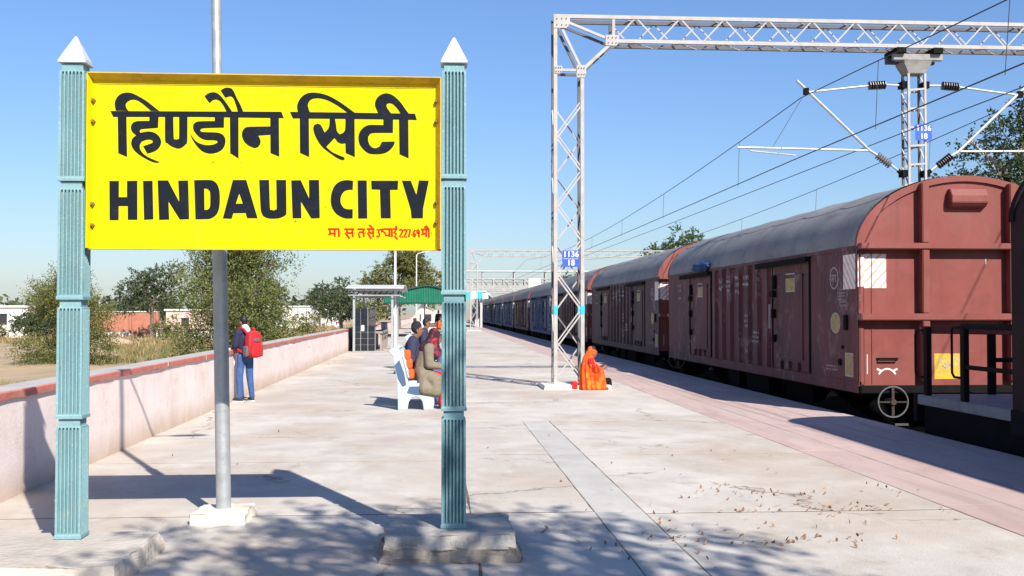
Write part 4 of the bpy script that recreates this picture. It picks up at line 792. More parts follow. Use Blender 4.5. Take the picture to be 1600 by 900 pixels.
# ------------------------------------------------------------------ FREIGHT TRAIN
WX, WY, WL, HW = 8.1, 16.29, 13.62, 1.70
FLOOR, EAVE, RISE, RAILZ = .45, 2.57, 1.09, -.84
def arch(n=22, hw=HW, ins=0.0, ez=EAVE):
    out = []
    for i in range(n + 1):
        a = PI * i / n; c, s = math.cos(a), math.sin(a); e = 2 / 1.95
        out.append((-(hw - ins) * math.copysign(abs(c) ** e, c), ez + (RISE - ins) * abs(s) ** e))
    return out
def ring_prism(mb, pts, y0, y1, t, mi=0):
    """shell of thickness t along the arch"""
    inn = [(x * (1 - t / HW), z - t if z > EAVE + .05 else z) for x, z in pts]; loop = pts + inn[::-1]
    mb.loft([[(WX + x, y, z) for x, z in loop] for y in (y0, y1)], mi)
def make_wagon(key, near):
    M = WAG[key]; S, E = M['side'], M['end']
    t = thing('freight_wagon', near, 'wagon', (WX, WY, RAILZ), 'covered freight wagons in the train')
    xl = WX - HW; y1 = WY + WL
    P = lambda name, mb, m, parent=t, **k: mb.build(name, m, parent, **k)
    # side sheets
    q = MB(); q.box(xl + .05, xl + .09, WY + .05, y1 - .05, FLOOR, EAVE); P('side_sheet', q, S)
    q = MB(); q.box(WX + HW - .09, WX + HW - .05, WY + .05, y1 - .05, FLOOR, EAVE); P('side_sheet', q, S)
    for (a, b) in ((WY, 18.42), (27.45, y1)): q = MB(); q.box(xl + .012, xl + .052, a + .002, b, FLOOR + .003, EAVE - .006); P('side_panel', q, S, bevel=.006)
    for x in (xl + .004, WX + HW - .05):
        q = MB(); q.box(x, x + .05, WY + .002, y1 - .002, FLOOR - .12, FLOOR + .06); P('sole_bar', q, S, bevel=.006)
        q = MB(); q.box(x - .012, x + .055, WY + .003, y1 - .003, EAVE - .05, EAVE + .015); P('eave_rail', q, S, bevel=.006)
    # pressed ribs between the doors, and on the far side all along
    for yy in (20.98, 21.62, 22.28, 22.95, 23.65, 24.32, 24.95):
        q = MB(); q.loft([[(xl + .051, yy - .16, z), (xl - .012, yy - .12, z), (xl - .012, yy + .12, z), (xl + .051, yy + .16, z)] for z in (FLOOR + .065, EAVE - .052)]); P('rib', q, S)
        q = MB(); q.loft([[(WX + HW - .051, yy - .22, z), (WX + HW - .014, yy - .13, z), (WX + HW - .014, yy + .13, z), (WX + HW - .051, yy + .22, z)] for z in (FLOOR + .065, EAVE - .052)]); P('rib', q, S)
    # doors
    for i, (a, b) in enumerate(((18.56, 20.55), (25.35, 27.35))):
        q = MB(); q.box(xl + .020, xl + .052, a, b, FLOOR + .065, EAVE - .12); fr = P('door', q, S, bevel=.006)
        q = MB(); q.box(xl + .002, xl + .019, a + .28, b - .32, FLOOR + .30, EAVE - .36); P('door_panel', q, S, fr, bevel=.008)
        q = MB()
        for zz in (FLOOR + .30, EAVE - .36): q.box(xl - .006, xl + .001, a + .26, b - .3, zz - .03, zz + .03)
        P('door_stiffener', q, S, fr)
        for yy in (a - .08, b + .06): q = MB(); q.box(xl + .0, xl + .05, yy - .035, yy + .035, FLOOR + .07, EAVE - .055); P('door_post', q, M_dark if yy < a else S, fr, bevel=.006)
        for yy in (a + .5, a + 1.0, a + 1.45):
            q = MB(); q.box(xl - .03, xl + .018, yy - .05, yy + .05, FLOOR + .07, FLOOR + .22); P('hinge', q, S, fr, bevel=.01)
        q = MB(); q.tube([(xl - .03, b - .12, 1.05), (xl - .03, b - .12, 2.1)], .018, 6); q.box(xl - .05, xl + .018, b - .2, b + .02, 1.85, 1.97); q.box(xl - .05, xl + .018, b - .16, b - .06, 1.45, 1.62); q.box(xl - .045, xl + .018, b - .22, b - .08, 2.0, 2.26); q.box(xl - .045, xl + .018, b - .2, b - .06, 1.0, 1.14)
        P('latch', q, M_dark, fr, bevel=.008)
        q = MB(); q.box(xl - .07, xl + .0, a - .1, b + .9, EAVE - .11, EAVE - .055); q.box(xl - .075, xl - .06, a - .1, b + .9, EAVE - .16, EAVE - .1121); P('door_rail', q, M_dark, fr)
        c = (a + b) / 2 - .02
        q = MB(); q.box(xl - .0005, xl + .0015, c - .3, c + .2, 1.93, 2.27); P('poster_border', q, M_stencil, fr)
        q = MB(); q.box(xl - .002, xl - .0008, c - .275, c + .175, 1.955, 2.245); P('poster', q, M_oldsticker, fr)
        q = MB(); q.box(xl - .001, xl + .001, b - .1, b + .45, 1.35, 1.75); 
        if i == 0: 
            q = MB(); q.box(xl + .0105, xl + .0135, b + .15, b + .6, 1.25, 1.72); P('faded_patch', q, M_faint)
    # stencilled rows of worn white characters (illegible in the photograph)
    rs = random.Random(5)
    q = MB()
    for (yc, zc, wdt, rows, hh) in ((24.3, 2.05, .30, 2, .11), (23.65, 2.0, .3, 4, .07), (22.95, 1.95, .26, 3, .1), (22.28, 2.1, .36, 2, .09), (22.28, 1.25, .25, 3, .07), (21.62, .95, .4, 3, .06), (22.28, .72, .2, 1, .08), (17.0, 1.75, .3, 4, .035), (16.95, 1.65, .25, 2, .04), (17.45, .62, .55, 2, .035), (28.6, 2.1, .3, 2, .08), (28.6, 1.9, .3, 1, .07)):
        for r in range(rows):
            yy = yc - wdt / 2
            while yy < yc + wdt / 2:
                cw_ = rs.uniform(.35, .8) * hh; z0 = zc + r * hh * 1.5
                k = rs.random(); xx = xl + (.0115 if yc < 18.4 or yc > 27.4 else -.0125)
                if k < .7: q.box(xx - .002, xx, yy, yy + cw_ * .28, z0, z0 + hh)
                if k > .3: q.box(xx - .0025, xx - .0002, yy, yy + cw_, z0 + hh * .7 * rs.random(), z0 + hh * .7 * rs.random() + hh * .25)
                yy += cw_ * 1.35
    P('stencil_marks', q, M_stencil, kind='stuff')
    # round railway emblem: ring with two painted letters, oval and square stickers
    fx = xl + .0115; ey, ez = 17.32, 2.11
    q = MB(); n = 28; ringp = lambda r1, r2: [(ey + r1 * math.cos(2 * PI * k / n), ez + r2 * math.sin(2 * PI * k / n)) for k in range(n)]
    yz = lambda a, b, d: (fx - d, a, b)
    q.prism(ringp(.19, .18), yz, .0, .0018, holes=[ringp(.165, .158)])
    st = lambda pts, w_=.02: stroke(q, [(ey - (a) * .1, ez + b * .1) for a, b in pts], w_, yz, 0.0004, .0022)
    st([(-1.15, .45), (-.1, .45)]); st([(-.25, .45), (-.25, -.6)]); st([(-.3, -.05), (-.75, -.05), (-.95, -.3), (-.75, -.45)])
    st([(.1, .45), (1.1, .45)]); st([(.55, .45), (.8, .15), (.55, -.1), (.3, -.02)]); st([(.5, -.08), (.95, -.6)])
    P('emblem', q, M_stencil)
    oval = lambda r: [(17.27 + .215 * r * math.cos(2 * PI * k / 24), 1.39 + .168 * r * math.sin(2 * PI * k / 24)) for k in range(24)]
    q = MB(); q.prism(oval(1), yz, 0, .0012); P('oval_border', q, M_stencil)
    q = MB(); q.prism(oval(.84), yz, .0014, .0026); P('oval_sticker', q, M_oldsticker)
    q = MB(); q.box(fx - .002, fx, 16.52, 16.86, .56, .93); P('square_border', q, M_stencil)
    q = MB(); q.box(fx - .0035, fx - .0021, 16.545, 16.835, .585, .905); P('square_sticker', q, M_oldsticker)
    q = MB(); q.box(xl + .008, xl + .0115, WY + .12, WY + .62, 1.92, 2.46); P('hatch_panel', q, M_hatch)
    q = MB(); q.box(xl - .02, xl + .012, 16.72, 16.86, 1.28, 1.52); q.box(xl - .012, xl + .012, 16.9, 16.98, .98, 1.04); q.box(xl - .02, xl + .012, 17.0, 17.1, .72, .82); P('side_bracket', q, M_dark, bevel=.01)
    # roof sheet with shallow bows
    q = MB(); A0 = arch(26); rings = []; n = 56; rs = random.Random(3)
    from mathutils import noise
    for i in range(n + 1):
        yy = WY + .06 + (WL - .12) * i / n; b = .010 * (1 if i % 8 == 0 else 0)
        rings.append([(WX + x * (1 + b / 2), yy, z + b * (z > EAVE + .02) + .022 * noise.noise(Vector((x * .9, yy * .7, 3))) * min(1, (z - EAVE) * 3)) for x, z in A0])
    q.loft(rings, cap=False, close=False); n1 = len(A0)
    P('roof', q, M_roof, smooth=True, sharp=60)
    for sy, y0, yy1 in ((0, WY - .012, WY + .07), (1, y1 - .07, y1 + .012)):
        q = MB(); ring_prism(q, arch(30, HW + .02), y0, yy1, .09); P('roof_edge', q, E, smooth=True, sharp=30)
    # end walls
    for e, (ya, yb) in enumerate(((WY + .03, WY + .07), (y1 - .07, y1 - .03))):
        poly = [(-HW + .01, FLOOR - .02)] + [(x * .994, z - .01) for x, z in arch(24)] + [(HW - .01, FLOOR - .02)]
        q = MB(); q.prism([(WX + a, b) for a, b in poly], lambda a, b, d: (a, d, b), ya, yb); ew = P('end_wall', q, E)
        f0 = ya - .001 if e == 0 else yb + .001; sg = -1 if e == 0 else 1
        def ebox(name, x0, x1, z0, z1, d, m=E, bev=.012):
            q = MB(); q.box(x0, x1, min(f0, f0 + sg * d), max(f0, f0 + sg * d), z0, z1); return P(name, q, m, ew, bevel=bev)
        for xr_ in (-.685, .695):
            ebox('end_rib', WX + xr_ - .055, WX + xr_ + .055, FLOOR + .06, 1.435, .165); ebox('end_rib', WX + xr_ - .055, WX + xr_ + .055, 1.545, EAVE - .055, .165)
            zt_ = EAVE + RISE * (1 - (abs(xr_) / HW) ** 1.95) ** (1 / 1.95) - .03
            ebox('end_rib', WX + xr_ - .055, WX + xr_ + .055, EAVE + .045, zt_, .165)
        ebox('end_beam', xl + .0, WX + HW, EAVE - .052, EAVE + .042, .18); ebox('end_beam', xl + .0, WX + HW, 1.438, 1.542, .175)
        ebox('end_beam', xl + .01, WX + HW - .01, FLOOR - .12, FLOOR + .0, .10, M_dark)
        for x in (xl, WX + HW - .10): ebox('corner_post', x + .001, x + .10, FLOOR + .003, EAVE - .055, .022)
        ebox('end_seam', xl + .22, xl + .228, FLOOR + .02, 1.435, .012, E, 0); ebox('end_seam', xl + .22, xl + .228, 1.545, EAVE - .055, .012, E, 0)
        q = MB(); q.loft([[(x, f0 + sg * a, b) for a, b in ((.0, 3.14), (.10, 3.18), (.16, 3.24), (.16, 3.34), (.10, 3.44), (.0, 3.45))] for x in (WX - .27, WX + .30)]); P('end_vent', q, E, ew, bevel=.008)
        if e == 0:
            q = MB(); q.box(xl + .105, xl + .455, f0 - .0035, f0 - .0005, 1.93, 2.45); q.box(xl + .002, xl + .1, f0 - .0255, f0 - .0225, 1.95, 2.44); P('hatch_panel', q, M_hatch, ew)
            q = MB(); q.box(WX - .50, WX - .10, f0 - .004, f0 - .0005, .54, .93); pl = P('warning_sheet', q, M_sticker, ew)
            q = MB(); xz = lambda a, b, d: (a, f0 - d, b)
            for (cx, cz, k, fl) in ((WX - .385, .76, .10, 1), (WX - .20, .80, .10, -1)):
                for pts in ([(-.5, .8), (0, 1.1), (.35, .7), (0, .35), (-.4, .5), (-.75, .1), (-.6, -.4), (-.1, -.5), (.3, -.15), (.75, -.75)], [(.3, .3), (.75, .1), (.85, -.35), (.4, -.55), (.1, -.1)]):
                    stroke(q, [(cx + fl * a * k, cz + b * k) for a, b in pts], .016, xz, .0042, .0055)
            P('sheet_drawing', q, M_stencil, ew)
            q = MB(); q.tube([(6.72, f0, .845), (6.72, f0 - .05, .835), (7.0, f0 - .05, .835), (7.0, f0, .845)], .013, 6); q.box(6.69, 7.03, f0 - .012, f0, .835, .868); P('grab_handle', q, M_dark, ew)
            q = MB(); arc = [(6.86 + .18 * math.cos(a), .44 + .26 * math.sin(a)) for a in np.linspace(.75, PI - .75, 9)]; stroke(q, arc, .026, xz, .001, .0022)
            for s in (-1, 1): stroke(q, [(6.86 + s * .08, .66), (6.86 + s * .16, .70)], .03, xz, .001, .0024)
            stroke(q, [(6.55, .62), (6.55, .92)], .012, xz, .001, .002); stroke(q, [(8.43, 2.3), (8.43, 2.38)], .012, xz, .001, .002); P('chalk_marks', q, M_white, ew, kind='stuff')
            # hand brake wheel
            c = Vector((6.89, f0 - .14, .205)); q = MB(); q.tube([c + Vector((.23 * math.cos(a), 0, .23 * math.sin(a))) for a in np.linspace(0, 2 * PI, 25)], .013, 6, cap=False); P('brake_wheel', q, M_wheel, ew, smooth=True)
            q = MB()
            for a in (PI / 2, 0, PI, -PI / 2): q.bar(c + Vector((.02 * math.cos(a), .004, .02 * math.sin(a))), c + Vector((.225 * math.cos(a), .004, .225 * math.sin(a))), .04 if abs(a) == PI / 2 else .022, .014, (0, 1, 0))
            q.tube([c + Vector((0, -.03, 0)), c + Vector((0, .22, 0))], .045, 8); P('wheel_spokes', q, M_rail, ew)
        q = MB(); yy = ya if e == 0 else yb; q.box(WX - .12, WX + .12, min(yy, yy + sg * .55), max(yy, yy + sg * .55), .08, .34); q.box(WX - .2, WX + .2, min(yy + sg * .40, yy + sg * .60), max(yy + sg * .40, yy + sg * .60), .03, .38); P('coupler', q, M_dark, ew, bevel=.03)
    q = MB(); q.box(xl + .12, WX + HW - .12, WY + .12, y1 - .12, .30, FLOOR + .05); q.box(WX - .25, WX + .25, WY + .2, y1 - .2, .02, .29); q.box(WX - 1.05, WX + 1.05, WY + 3.9, y1 - 3.9, -.52, .29); q.box(WX - 1.3, WX - .6, WY + 5.8, WY + 7.4, -.35, .28); q.box(WX - 1.3, WX - .7, WY + 8.0, WY + 8.9, -.2, .28); P('underframe', q, M_dark)  # underframe, with a deep block added to black out sunlit ground behind
    for yc in (WY + 2.35, y1 - 2.35):
        q = MB()
        for s in (-1.06, 1.06):
            x = WX + s; q.loft([[(x + a, yc + b, z) for b, z in ((-1.35, -.25), (-1.3, -.12), (-.6, .0), (-.35, .08), (.35, .08), (.6, .0), (1.3, -.12), (1.35, -.25), (.9, -.30), (.5, -.58), (-.5, -.58), (-.9, -.30))] for a in (-.09, .09)])
        q.box(WX - 1.1, WX + 1.1, yc - .2, yc + .2, -.35, .01); bg_ = P('bogie', q, M_dark)
        for dy in (-1.0, 1.0):
            q = MB()
            for s in (-.80, .80):
                pr = [(.5, -.07), (.53, -.045), (.46, -.03), (.455, .06)]
                q.loft([[(WX + s + b * (-1 if s < 0 else 1) * -1, yc + dy + r * math.cos(2 * PI * k / 20), RAILZ + .455 + r * math.sin(2 * PI * k / 20)) for k in range(20)] for r, b in pr])
            q.tube([(WX - .85, yc + dy, RAILZ + .455), (WX + .85, yc + dy, RAILZ + .455)], .08, 8); P('wheelset', q, M_rail, bg_)
    return t
LAB = ['nearest red freight wagon with its sunlit end wall facing the viewer',
       'dark brown covered wagon coupled right behind the nearest red wagon', 'third covered wagon, reddish brown, seen just right of the white lattice portal',
       'bright blue covered wagon seen just left of the white lattice portal', 'brown covered wagon between two blue wagons, left of the portal',
       'blue covered wagon next beyond the brown one left of the portal', 'seventh wagon from the near end, blue, far down the platform', 'eighth wagon from the near end, blue, under the footbridge end of the train',
       'ninth wagon from the near end, a thin dark blue slice', 'tenth wagon from the near end, far off and tiny', 'eleventh wagon from the near end, almost at the vanishing point', 'last visible wagon at the far end of the train']
PER = 14.95
red_w = make_wagon('red', LAB[0]); brown_w = make_wagon('brown', LAB[1]); blue_w = make_wagon('blue', LAB[3])
brown_w.location.y = WY + PER; blue_w.location.y = WY + 3 * PER
for k in (2, 4, 5, 6, 7, 8, 9, 10, 11): copy_tree(brown_w if k in (2, 4) else blue_w, (WX, WY + k * PER, RAILZ), LAB[k])
# blue cloth bundle caught on the eave of the near wagon
from mathutils import noise
bm = bmesh.new(); bmesh.ops.create_icosphere(bm, subdivisions=3, radius=1)
for v in bm.verts:
    d = 1 + .45 * noise.noise(v.co * 2.2); v.co = Vector((v.co.x * .12 * d, v.co.y * .75 * d, v.co.z * .12 * d + .05 * noise.noise(v.co * 4)))
me = bpy.data.meshes.new('cloth_bundle'); bm.to_mesh(me); bm.free(); me.polygons.foreach_set('use_smooth', [True] * len(me.polygons)); me.materials.append(mat('blue_cloth', (.02, .06, .16), .9, .4, 6))
o = bpy.data.objects.new('cloth_bundle', me); C.objects.link(o); o.location = (6.36, 26.0, 2.66); tag(o, 'dark blue cloth bundle caught on the roof edge of the nearest red wagon', 'cloth')

# ------------------------------------------------------------------ BRAKE VAN at the right edge, with open end platform
v = thing('brake_van', 'dark brake van at the right edge with open end platform and black railings', 'rail vehicle', (8.1, 8, RAILZ))
B = 11.86; xl = 6.42
q = MB(); loop = [(WX - HW + .02, .3)] + [(x * .988, z - .02) for x, z in arch(24)] + [(WX + HW - .02 - WX * 0, .3)]
loop = [(-HW + .02, .3)] + [(x * .988, z - .02) for x, z in arch(24)] + [(HW - .02, .3)]
q.loft([[(WX + a, y, b) for a, b in loop] for y in (2.5, B)]); q.build('van_body', mat('dark_van_paint', (.035, .018, .018), .85, .3, 3, spec=.12), v, smooth=True, sharp=30)
q = MB(); ring_prism(q, arch(30, HW + .0), B - .08, B + .02, .09); q.build('roof_edge', M_black, v)
q = MB(); q.box(xl - .02, xl + .04, 2.6, B + .01, .2, .47); q.build('sole_bar', M_black, v)
q = MB(); q.box(xl + .03, 9.75, B + .021, 14.36, .33, .46); q.build('deck', mat('deck_plate', (.19, .19, .20), .7, .2, 4), v, bevel=.01)
q = MB(); q.box(xl + .02, 9.76, 14.361, 14.46, .1, .47); q.build('buffer_beam', M_black, v)
q = MB(); q.box(xl + .1, 9.6, 2.6, 14.3, -.1, .32); q.box(7.2, 9, 4, 14.3, -.55, -.12); q.box(7.9, 8.3, 14.4, 15.6, .05, .3); q.build('underframe', M_dark, v)
for yy in (13.1, 14.12): q = MB(); q.box(xl + .03, xl + .10, yy - .055, yy + .055, .461, 1.40 if yy < 14 else 1.36); q.build('rail_post', M_black, v, bevel=.008)
for xx in (7.42, 8.45, 9.7): q = MB(); q.box(xx - .05, xx + .05, 14.2, 14.27, .461, 1.27); q.build('rail_post', M_black, v, bevel=.008)
rr = lambda pts, r=.028, m=M_black, nm='hand_rail': (lambda q: q.build(nm, m, v, smooth=True))(MB().tube(pts, r, 8))
rr([(xl + .065, B - .01, 1.385), (xl + .065, 13.15, 1.385)], .034); rr([(xl + .065, B - .01, .885), (xl + .065, 13.1, .885)], .028)
rr([(7.42, 14.24, .92), (9.7, 14.24, .92)], .03)
q = MB(); q.bar((xl + .02, 14.23, 1.325), (9.75, 14.23, 1.27), .05, .10); q.build('end_rail', WAG['red']['end'], v, bevel=.008)
rr([(xl + .03, 13.17, 1.37), (xl + .03, 13.33, 1.37), (xl + .03, 13.36, 1.32), (xl + .03, 13.36, .80), (xl + .03, 13.30, .75), (xl + .03, 13.17, .75)], .016, nm='hand_loop')
rr([(xl + .03, 14.19, 1.32), (xl + .03, 14.38, 1.30), (xl + .03, 14.41, 1.25), (xl + .03, 14.41, .76), (xl + .03, 14.36, .70), (xl + .03, 14.19, .70)], .016, nm='hand_loop')
q = MB(); c = Vector((7.55, 13.3, .98)); q.tube([c + Vector((.02 * 0, .21 * math.cos(a), .21 * math.sin(a))) + Vector((.16 * math.cos(a), 0, 0)) for a in np.linspace(0, 2 * PI, 21)], .03, 6, cap=False); q.tube([(7.55, 13.3, .46), (7.55, 13.3, .98)], .03, 8); q.tube([c + Vector((0, -.02, 0)), c + Vector((0, .02, 0))], .14, 12); q.build('brake_wheel', M_black, v)
for yy in (5.5, 11.0):
    q = MB()
    for s in (-.8, .8): q.loft([[(WX + s + b, yy + .5 * math.cos(2 * PI * k / 20), -.34 + .5 * math.sin(2 * PI * k / 20)) for k in range(20)] for b in (-.06, .06)])
    q.tube([(WX - .9, yy, -.34), (WX + .9, yy, -.34)], .08, 8); q.build('wheelset', M_rail, v)

# ------------------------------------------------------------------ TREES AND FIELD EDGE
def fz(x, y): return field_z(x, y)
# big bushy acacia right behind the wall
x, y = -5.62, 31.5
bl = blobs_in(x, y, .35, 3.55, 1.1, 1.4, 24, .45) + [(x - .75, y, .5, .7, .7, .5), (x + .75, y - .2, .9, .7, .7, .5), (x + .5, y - .6, .3, .9, .8, .5), (x + .2, y, 3.4, .7, .7, .5), (x + .95, y, 2.2, .4, .4, .3), (x + 1.0, y, 3.0, .38, .4, .25)]
tree('acacia_tree', 'big bushy green acacia behind the boy with the red backpack', 'tree', (x, y, fz(x, y)), (x, y, 1.6), bl, 62000, .08, L_acacia, M_bark, .12, droop=-.12, sprig=.72, per=22)
x, y = -13.45, 41
bl = blobs_in(x, y, -.1, 2.45, 1.2, 1.3, 16, .55) + [(x - .85, y, .2, .7, .7, .45), (x - .5, y, 2.1, .55, .5, .4)]
tree('acacia_bush', 'rounded olive green bush in the field seen left of the left pillar', 'tree', (x, y, fz(x, y)), (x, y, 1.0), bl, 42000, .08, L_olive, M_bark, .10, droop=-.05, sprig=.7, per=20)
x, y = -21.2, 84
bl = [(x - 1.6, y, 3.1, 1.0, 1.0, .75), (x - .6, y, 3.7, 1.0, 1, .8), (x + .5, y, 4.1, 1.1, 1, .8), (x + 1.4, y, 4.6, .8, .8, .6), (x + 1.6, y, 3.2, .8, .8, .6), (x - 1.9, y, 2.1, .7, .7, .5), (x, y, 2.6, 1.2, 1, .6), (x - 1.0, y, 4.5, .5, .5, .4)]
tree('gum_tree', 'open crowned tree with forked pale trunk before the red brick wall', 'tree', (x, y, fz(x, y)), (x, y, 2.4), bl, 11000, .17, L_far, M_bark, .17, sprig=.5, per=14)
sp = [(-30.4, 86, 2.2, 2.2, 'low dark shrub beside the red brick wall, left of the forked tree'), (-43, 105, 4.4, 3.6, 'round distant tree at the far left edge beyond the white shed'), (-40, 118, 4.0, 3.0, 'distant greyish tree just left of the olive bush'),
      (-17.2, 118, 5.2, 3.0, 'distant tree just right of the big acacia, above the wall'), (-14.6, 140, 5.6, 3.4, 'distant bushy tree between the acacia and the black tiled booth'), (-11.0, 128, 5.4, 3.6, 'distant yellowish tree left of the black tiled booth'), (-9.3, 110, 4.4, 3.0, 'tree peeping just behind the black tiled booth'), (-34, 140, 4.0, 2.6, 'far tree showing between the pillar and the forked tree')]
for (x, y, h, r, lab) in sp:
    z0 = fz(x, y); bl = blobs_in(x, y, z0 + h * .3, z0 + h * .95, r * .55, r * .55, 9, r * .34)
    tree('field_tree', lab, 'tree', (x, y, z0), (x, y, z0 + h * .5), bl, 5000, .25, L_far, M_bark, .14, 'scattered trees beyond the field', sprig=.5, per=12)
for (x, y, h, r_, lab) in ((-31.5, 80, 1.2, 1.5, 'low scrub bush at the foot of the red brick wall, far left'), (-18.6, 80, 1.4, 1.6, 'scrub bush in front of the pierced fence, left of the big acacia'), (-12.2, 70, 1.3, 1.7, 'scrub bush in the field right of the big acacia, above the wall coping'), (-35.5, 78, 1.3, 2.0, 'wide scrub bush hiding the foot of the white shed'), (-10.6, 92, 1.7, 2.0, 'scrub thicket beyond the wall left of the tiled booth')):
    z0 = fz(x, y); tree('scrub_bush', lab, 'bush', (x, y, z0), (x, y, z0 + h * .4), blobs_in(x, y, z0 + .1, z0 + h * .85, r_ * .7, r_ * .6, 8, r_ * .34), 3000, .16, L_olive, M_bark, .06, 'scrub bushes in the field', sprig=.4, per=12)
x, y = -4.6, 104
bl = blobs_in(x + 1.6, y, 2.2, 6.6, 3.4, 3, 20, 1.05) + [(x - 1.6, y, 1.8, 1.2, 1.2, .8), (x + 1.8, y, 6.7, 1.6, 1.4, .7)]
tree('shade_tree', 'large dome shaped tree behind the green roofed shelter', 'tree', (x + 1, y, 0), (x + 1.2, y, 3.2), bl, 30000, .21, L_olive, M_bark, .28, sprig=.7, per=16, droop=.35)
x, y = 23.9, 44
bl = [(x - 2.2, y, 6.2, 1.3, 1.3, .9), (x - 1.0, y, 7.6, 1.2, 1.2, .9), (x + .2, y, 8.8, 1.2, 1.2, .9), (x + 1.5, y, 9.8, 1.2, 1.2, .9), (x + 2.8, y, 9.4, 1.4, 1.4, 1), (x + .5, y, 6.6, 1.6, 1.4, .9), (x + 2.4, y, 7.6, 1.6, 1.4, 1), (x + 4, y, 8.2, 1.6, 1.5, 1.2), (x - 3.2, y, 5.4, 1.0, 1, .6), (x + 1.5, y, 5.2, 1.8, 1.4, .8), (x + 4, y, 6, 1.8, 1.5, 1), (x - 1.2, y, 5.0, 1.5, 1.3, .7), (x - 1.9, y, 8.7, .35, .35, .25)]
tree('roadside_tree', 'tall thin leaved tree with pale branches at the right edge behind the wagon', 'tree', (x + 2, y, -1), (x + 1.5, y, 5.0), bl, 26000, .19, L_dark, M_bark_pale, .26, sprig=.75, per=13, droop=.1)
x, y = 24.6, 106
bl = blobs_in(x, y, 5.6, 8.2, 3.3, 2, 11, 1.1) + [(x - .6, y, 9.2, 1.2, 1, .75), (x + .8, y, 9.0, .9, .8, .5), (x - 2.4, y, 7.3, 1.0, 1, .7), (x + 3, y, 7.2, 1.1, 1, .6)]
tree('roadside_tree', 'dark green tree top showing above the roof of the second wagon', 'tree', (x, y, -1), (x, y, 5.2), bl, 12000, .26, L_neem, M_bark, .3, sprig=.7, per=14)
x, y = 14.5, 150
tree('roadside_tree', 'small distant tree peeking over the wagons beside the portal column', 'tree', (x + 5, y, -1), (x + 5, y, 5), blobs_in(x + 5, y, 5, 7.2, 2.6, 2, 7, 1.0), 2200, .35, L_far, M_bark, .3, sprig=.6, per=12)
# the tree behind the viewer that dapples the foreground
bl = [(3.3, -1.9, 6.0, 1.3, 1.0, .7), (2.0, -1.3, 5.8, .9, .8, .5), (4.6, -1.6, 6.1, 1.1, .8, .6), (3.2, -.4, 6.4, 1.2, .75, .5), (1.9, .0, 6.2, .8, .6, .4), (4.6, -.4, 6.6, .9, .6, .4), (2.6, -2.8, 5.8, 1.2, .9, .6), (5.4, -2.6, 6.3, 1, .9, .6), (3.9, .35, 6.5, .8, .5, .35), (2.7, .55, 6.4, .7, .4, .3)]
tree('neem_tree', 'leafy tree standing behind the viewer and shading the foreground', 'tree', (4.2, -5.2, -.05), (3.8, -3.6, 4.6), bl, 17000, .13, L_neem, M_bark, .22, sprig=.5, per=12)

# far off belt of trees and houses along the horizon
cs, ds = [], []
for _ in range(260):
    x = random.uniform(-260, 160); y = random.uniform(300, 420) if x < -12 else random.uniform(420, 520); h = random.uniform(4, 9); r = random.uniform(2.5, 6)
    if -12 < x < 25: continue
    n = 34; u = RNG.normal(size=(n, 3)); u /= np.linalg.norm(u, axis=1, keepdims=True)
    cs.append(u * np.array([r, r, h * .5]) * RNG.uniform(.5, 1, (n, 1)) + np.array([x, y, h * .5 - .5])); ds.append(RNG.normal(size=(n, 3)))
o = leaves_mesh('distant_woods', np.concatenate(cs), np.concatenate(ds), 1.7, 1.4, L_far); o['kind'] = 'stuff'

def house(label, x0, x1, y, z1, d, m, wins=(), parapet=True, name='house'):
    zb = min(fz(x0, y), fz(x1, y)) - .3; t = thing(name, label, 'house', ((x0 + x1) / 2, y, zb))
    q = MB(); q.box(x0, x1, y, y + d, zb, z1); wl_ = q.build('wall', m, t)
    if parapet: q = MB(); q.box(x0 - .15, x1 + .15, y - .15, y + d + .15, z1 + .002, z1 + .16); q.build('roof', M_house, t)
    for (a, b, c, e) in wins:
        q = MB(); q.box(a, b, y - .02, y + .06, c, e); wn = q.build('window', M_hole, wl_)
        q = MB(); q.box(a - .06, b + .06, y - .10, y - .021, e, e + .08); q.build('lintel', M_house, wl_)
    return t
house('white shed with dark window row at the far left edge of the field', -40, -33.2, 92, 2.0, 5, M_house, [(-38.6, -37.6, .6, 1.5), (-37.2, -36.2, .6, 1.5), (-35.8, -34.8, .6, 1.5)])
house('low pinkish house just below the white shed at the far left', -41, -34.4, 84, .75, 4, M_housep, [(-39.6, -38.9, .1, .55)])
house('pale house with flat white roof behind the forked tree', -25.0, -17.5, 104, 1.75, 6, M_housep, [(-23.6, -22.9, .3, 1.1), (-20.9, -20.3, .2, 1.2)])
house('white house block seen through the acacia, right of the brick wall', -21.6, -14, 125, 2.2, 6, M_house, [(-20.6, -19.8, .7, 1.6), (-18, -17.2, .7, 1.6)])
house('small far white building between the distant trees left of the tiled booth', -16.2, -12.6, 150, 2.6, 5, M_house, [(-15.4, -14.7, .8, 1.8)])
# red brick wall with posts
bw = thing('brick_wall', 'red brick wall with buttress posts in front of the houses', 'wall', (-25, 90, -.6))
for (a, b) in ((-28.4, -24.5), (-24.3, -22.4)): q = MB(); q.box(a, b, 90, 90.25, -.9, 1.55); q.build('wall_panel', M_brickw, bw)
for x in (-28.5, -24.4, -22.3): q = MB(); q.box(x - .09, x + .09, 89.85, 90.35, -.9, 1.62); q.build('post', M_brickw, bw)
q = MB(); q.box(-28.6, -22.2, 89.92, 90.32, 1.622, 1.70); q.build('coping', M_house, bw)
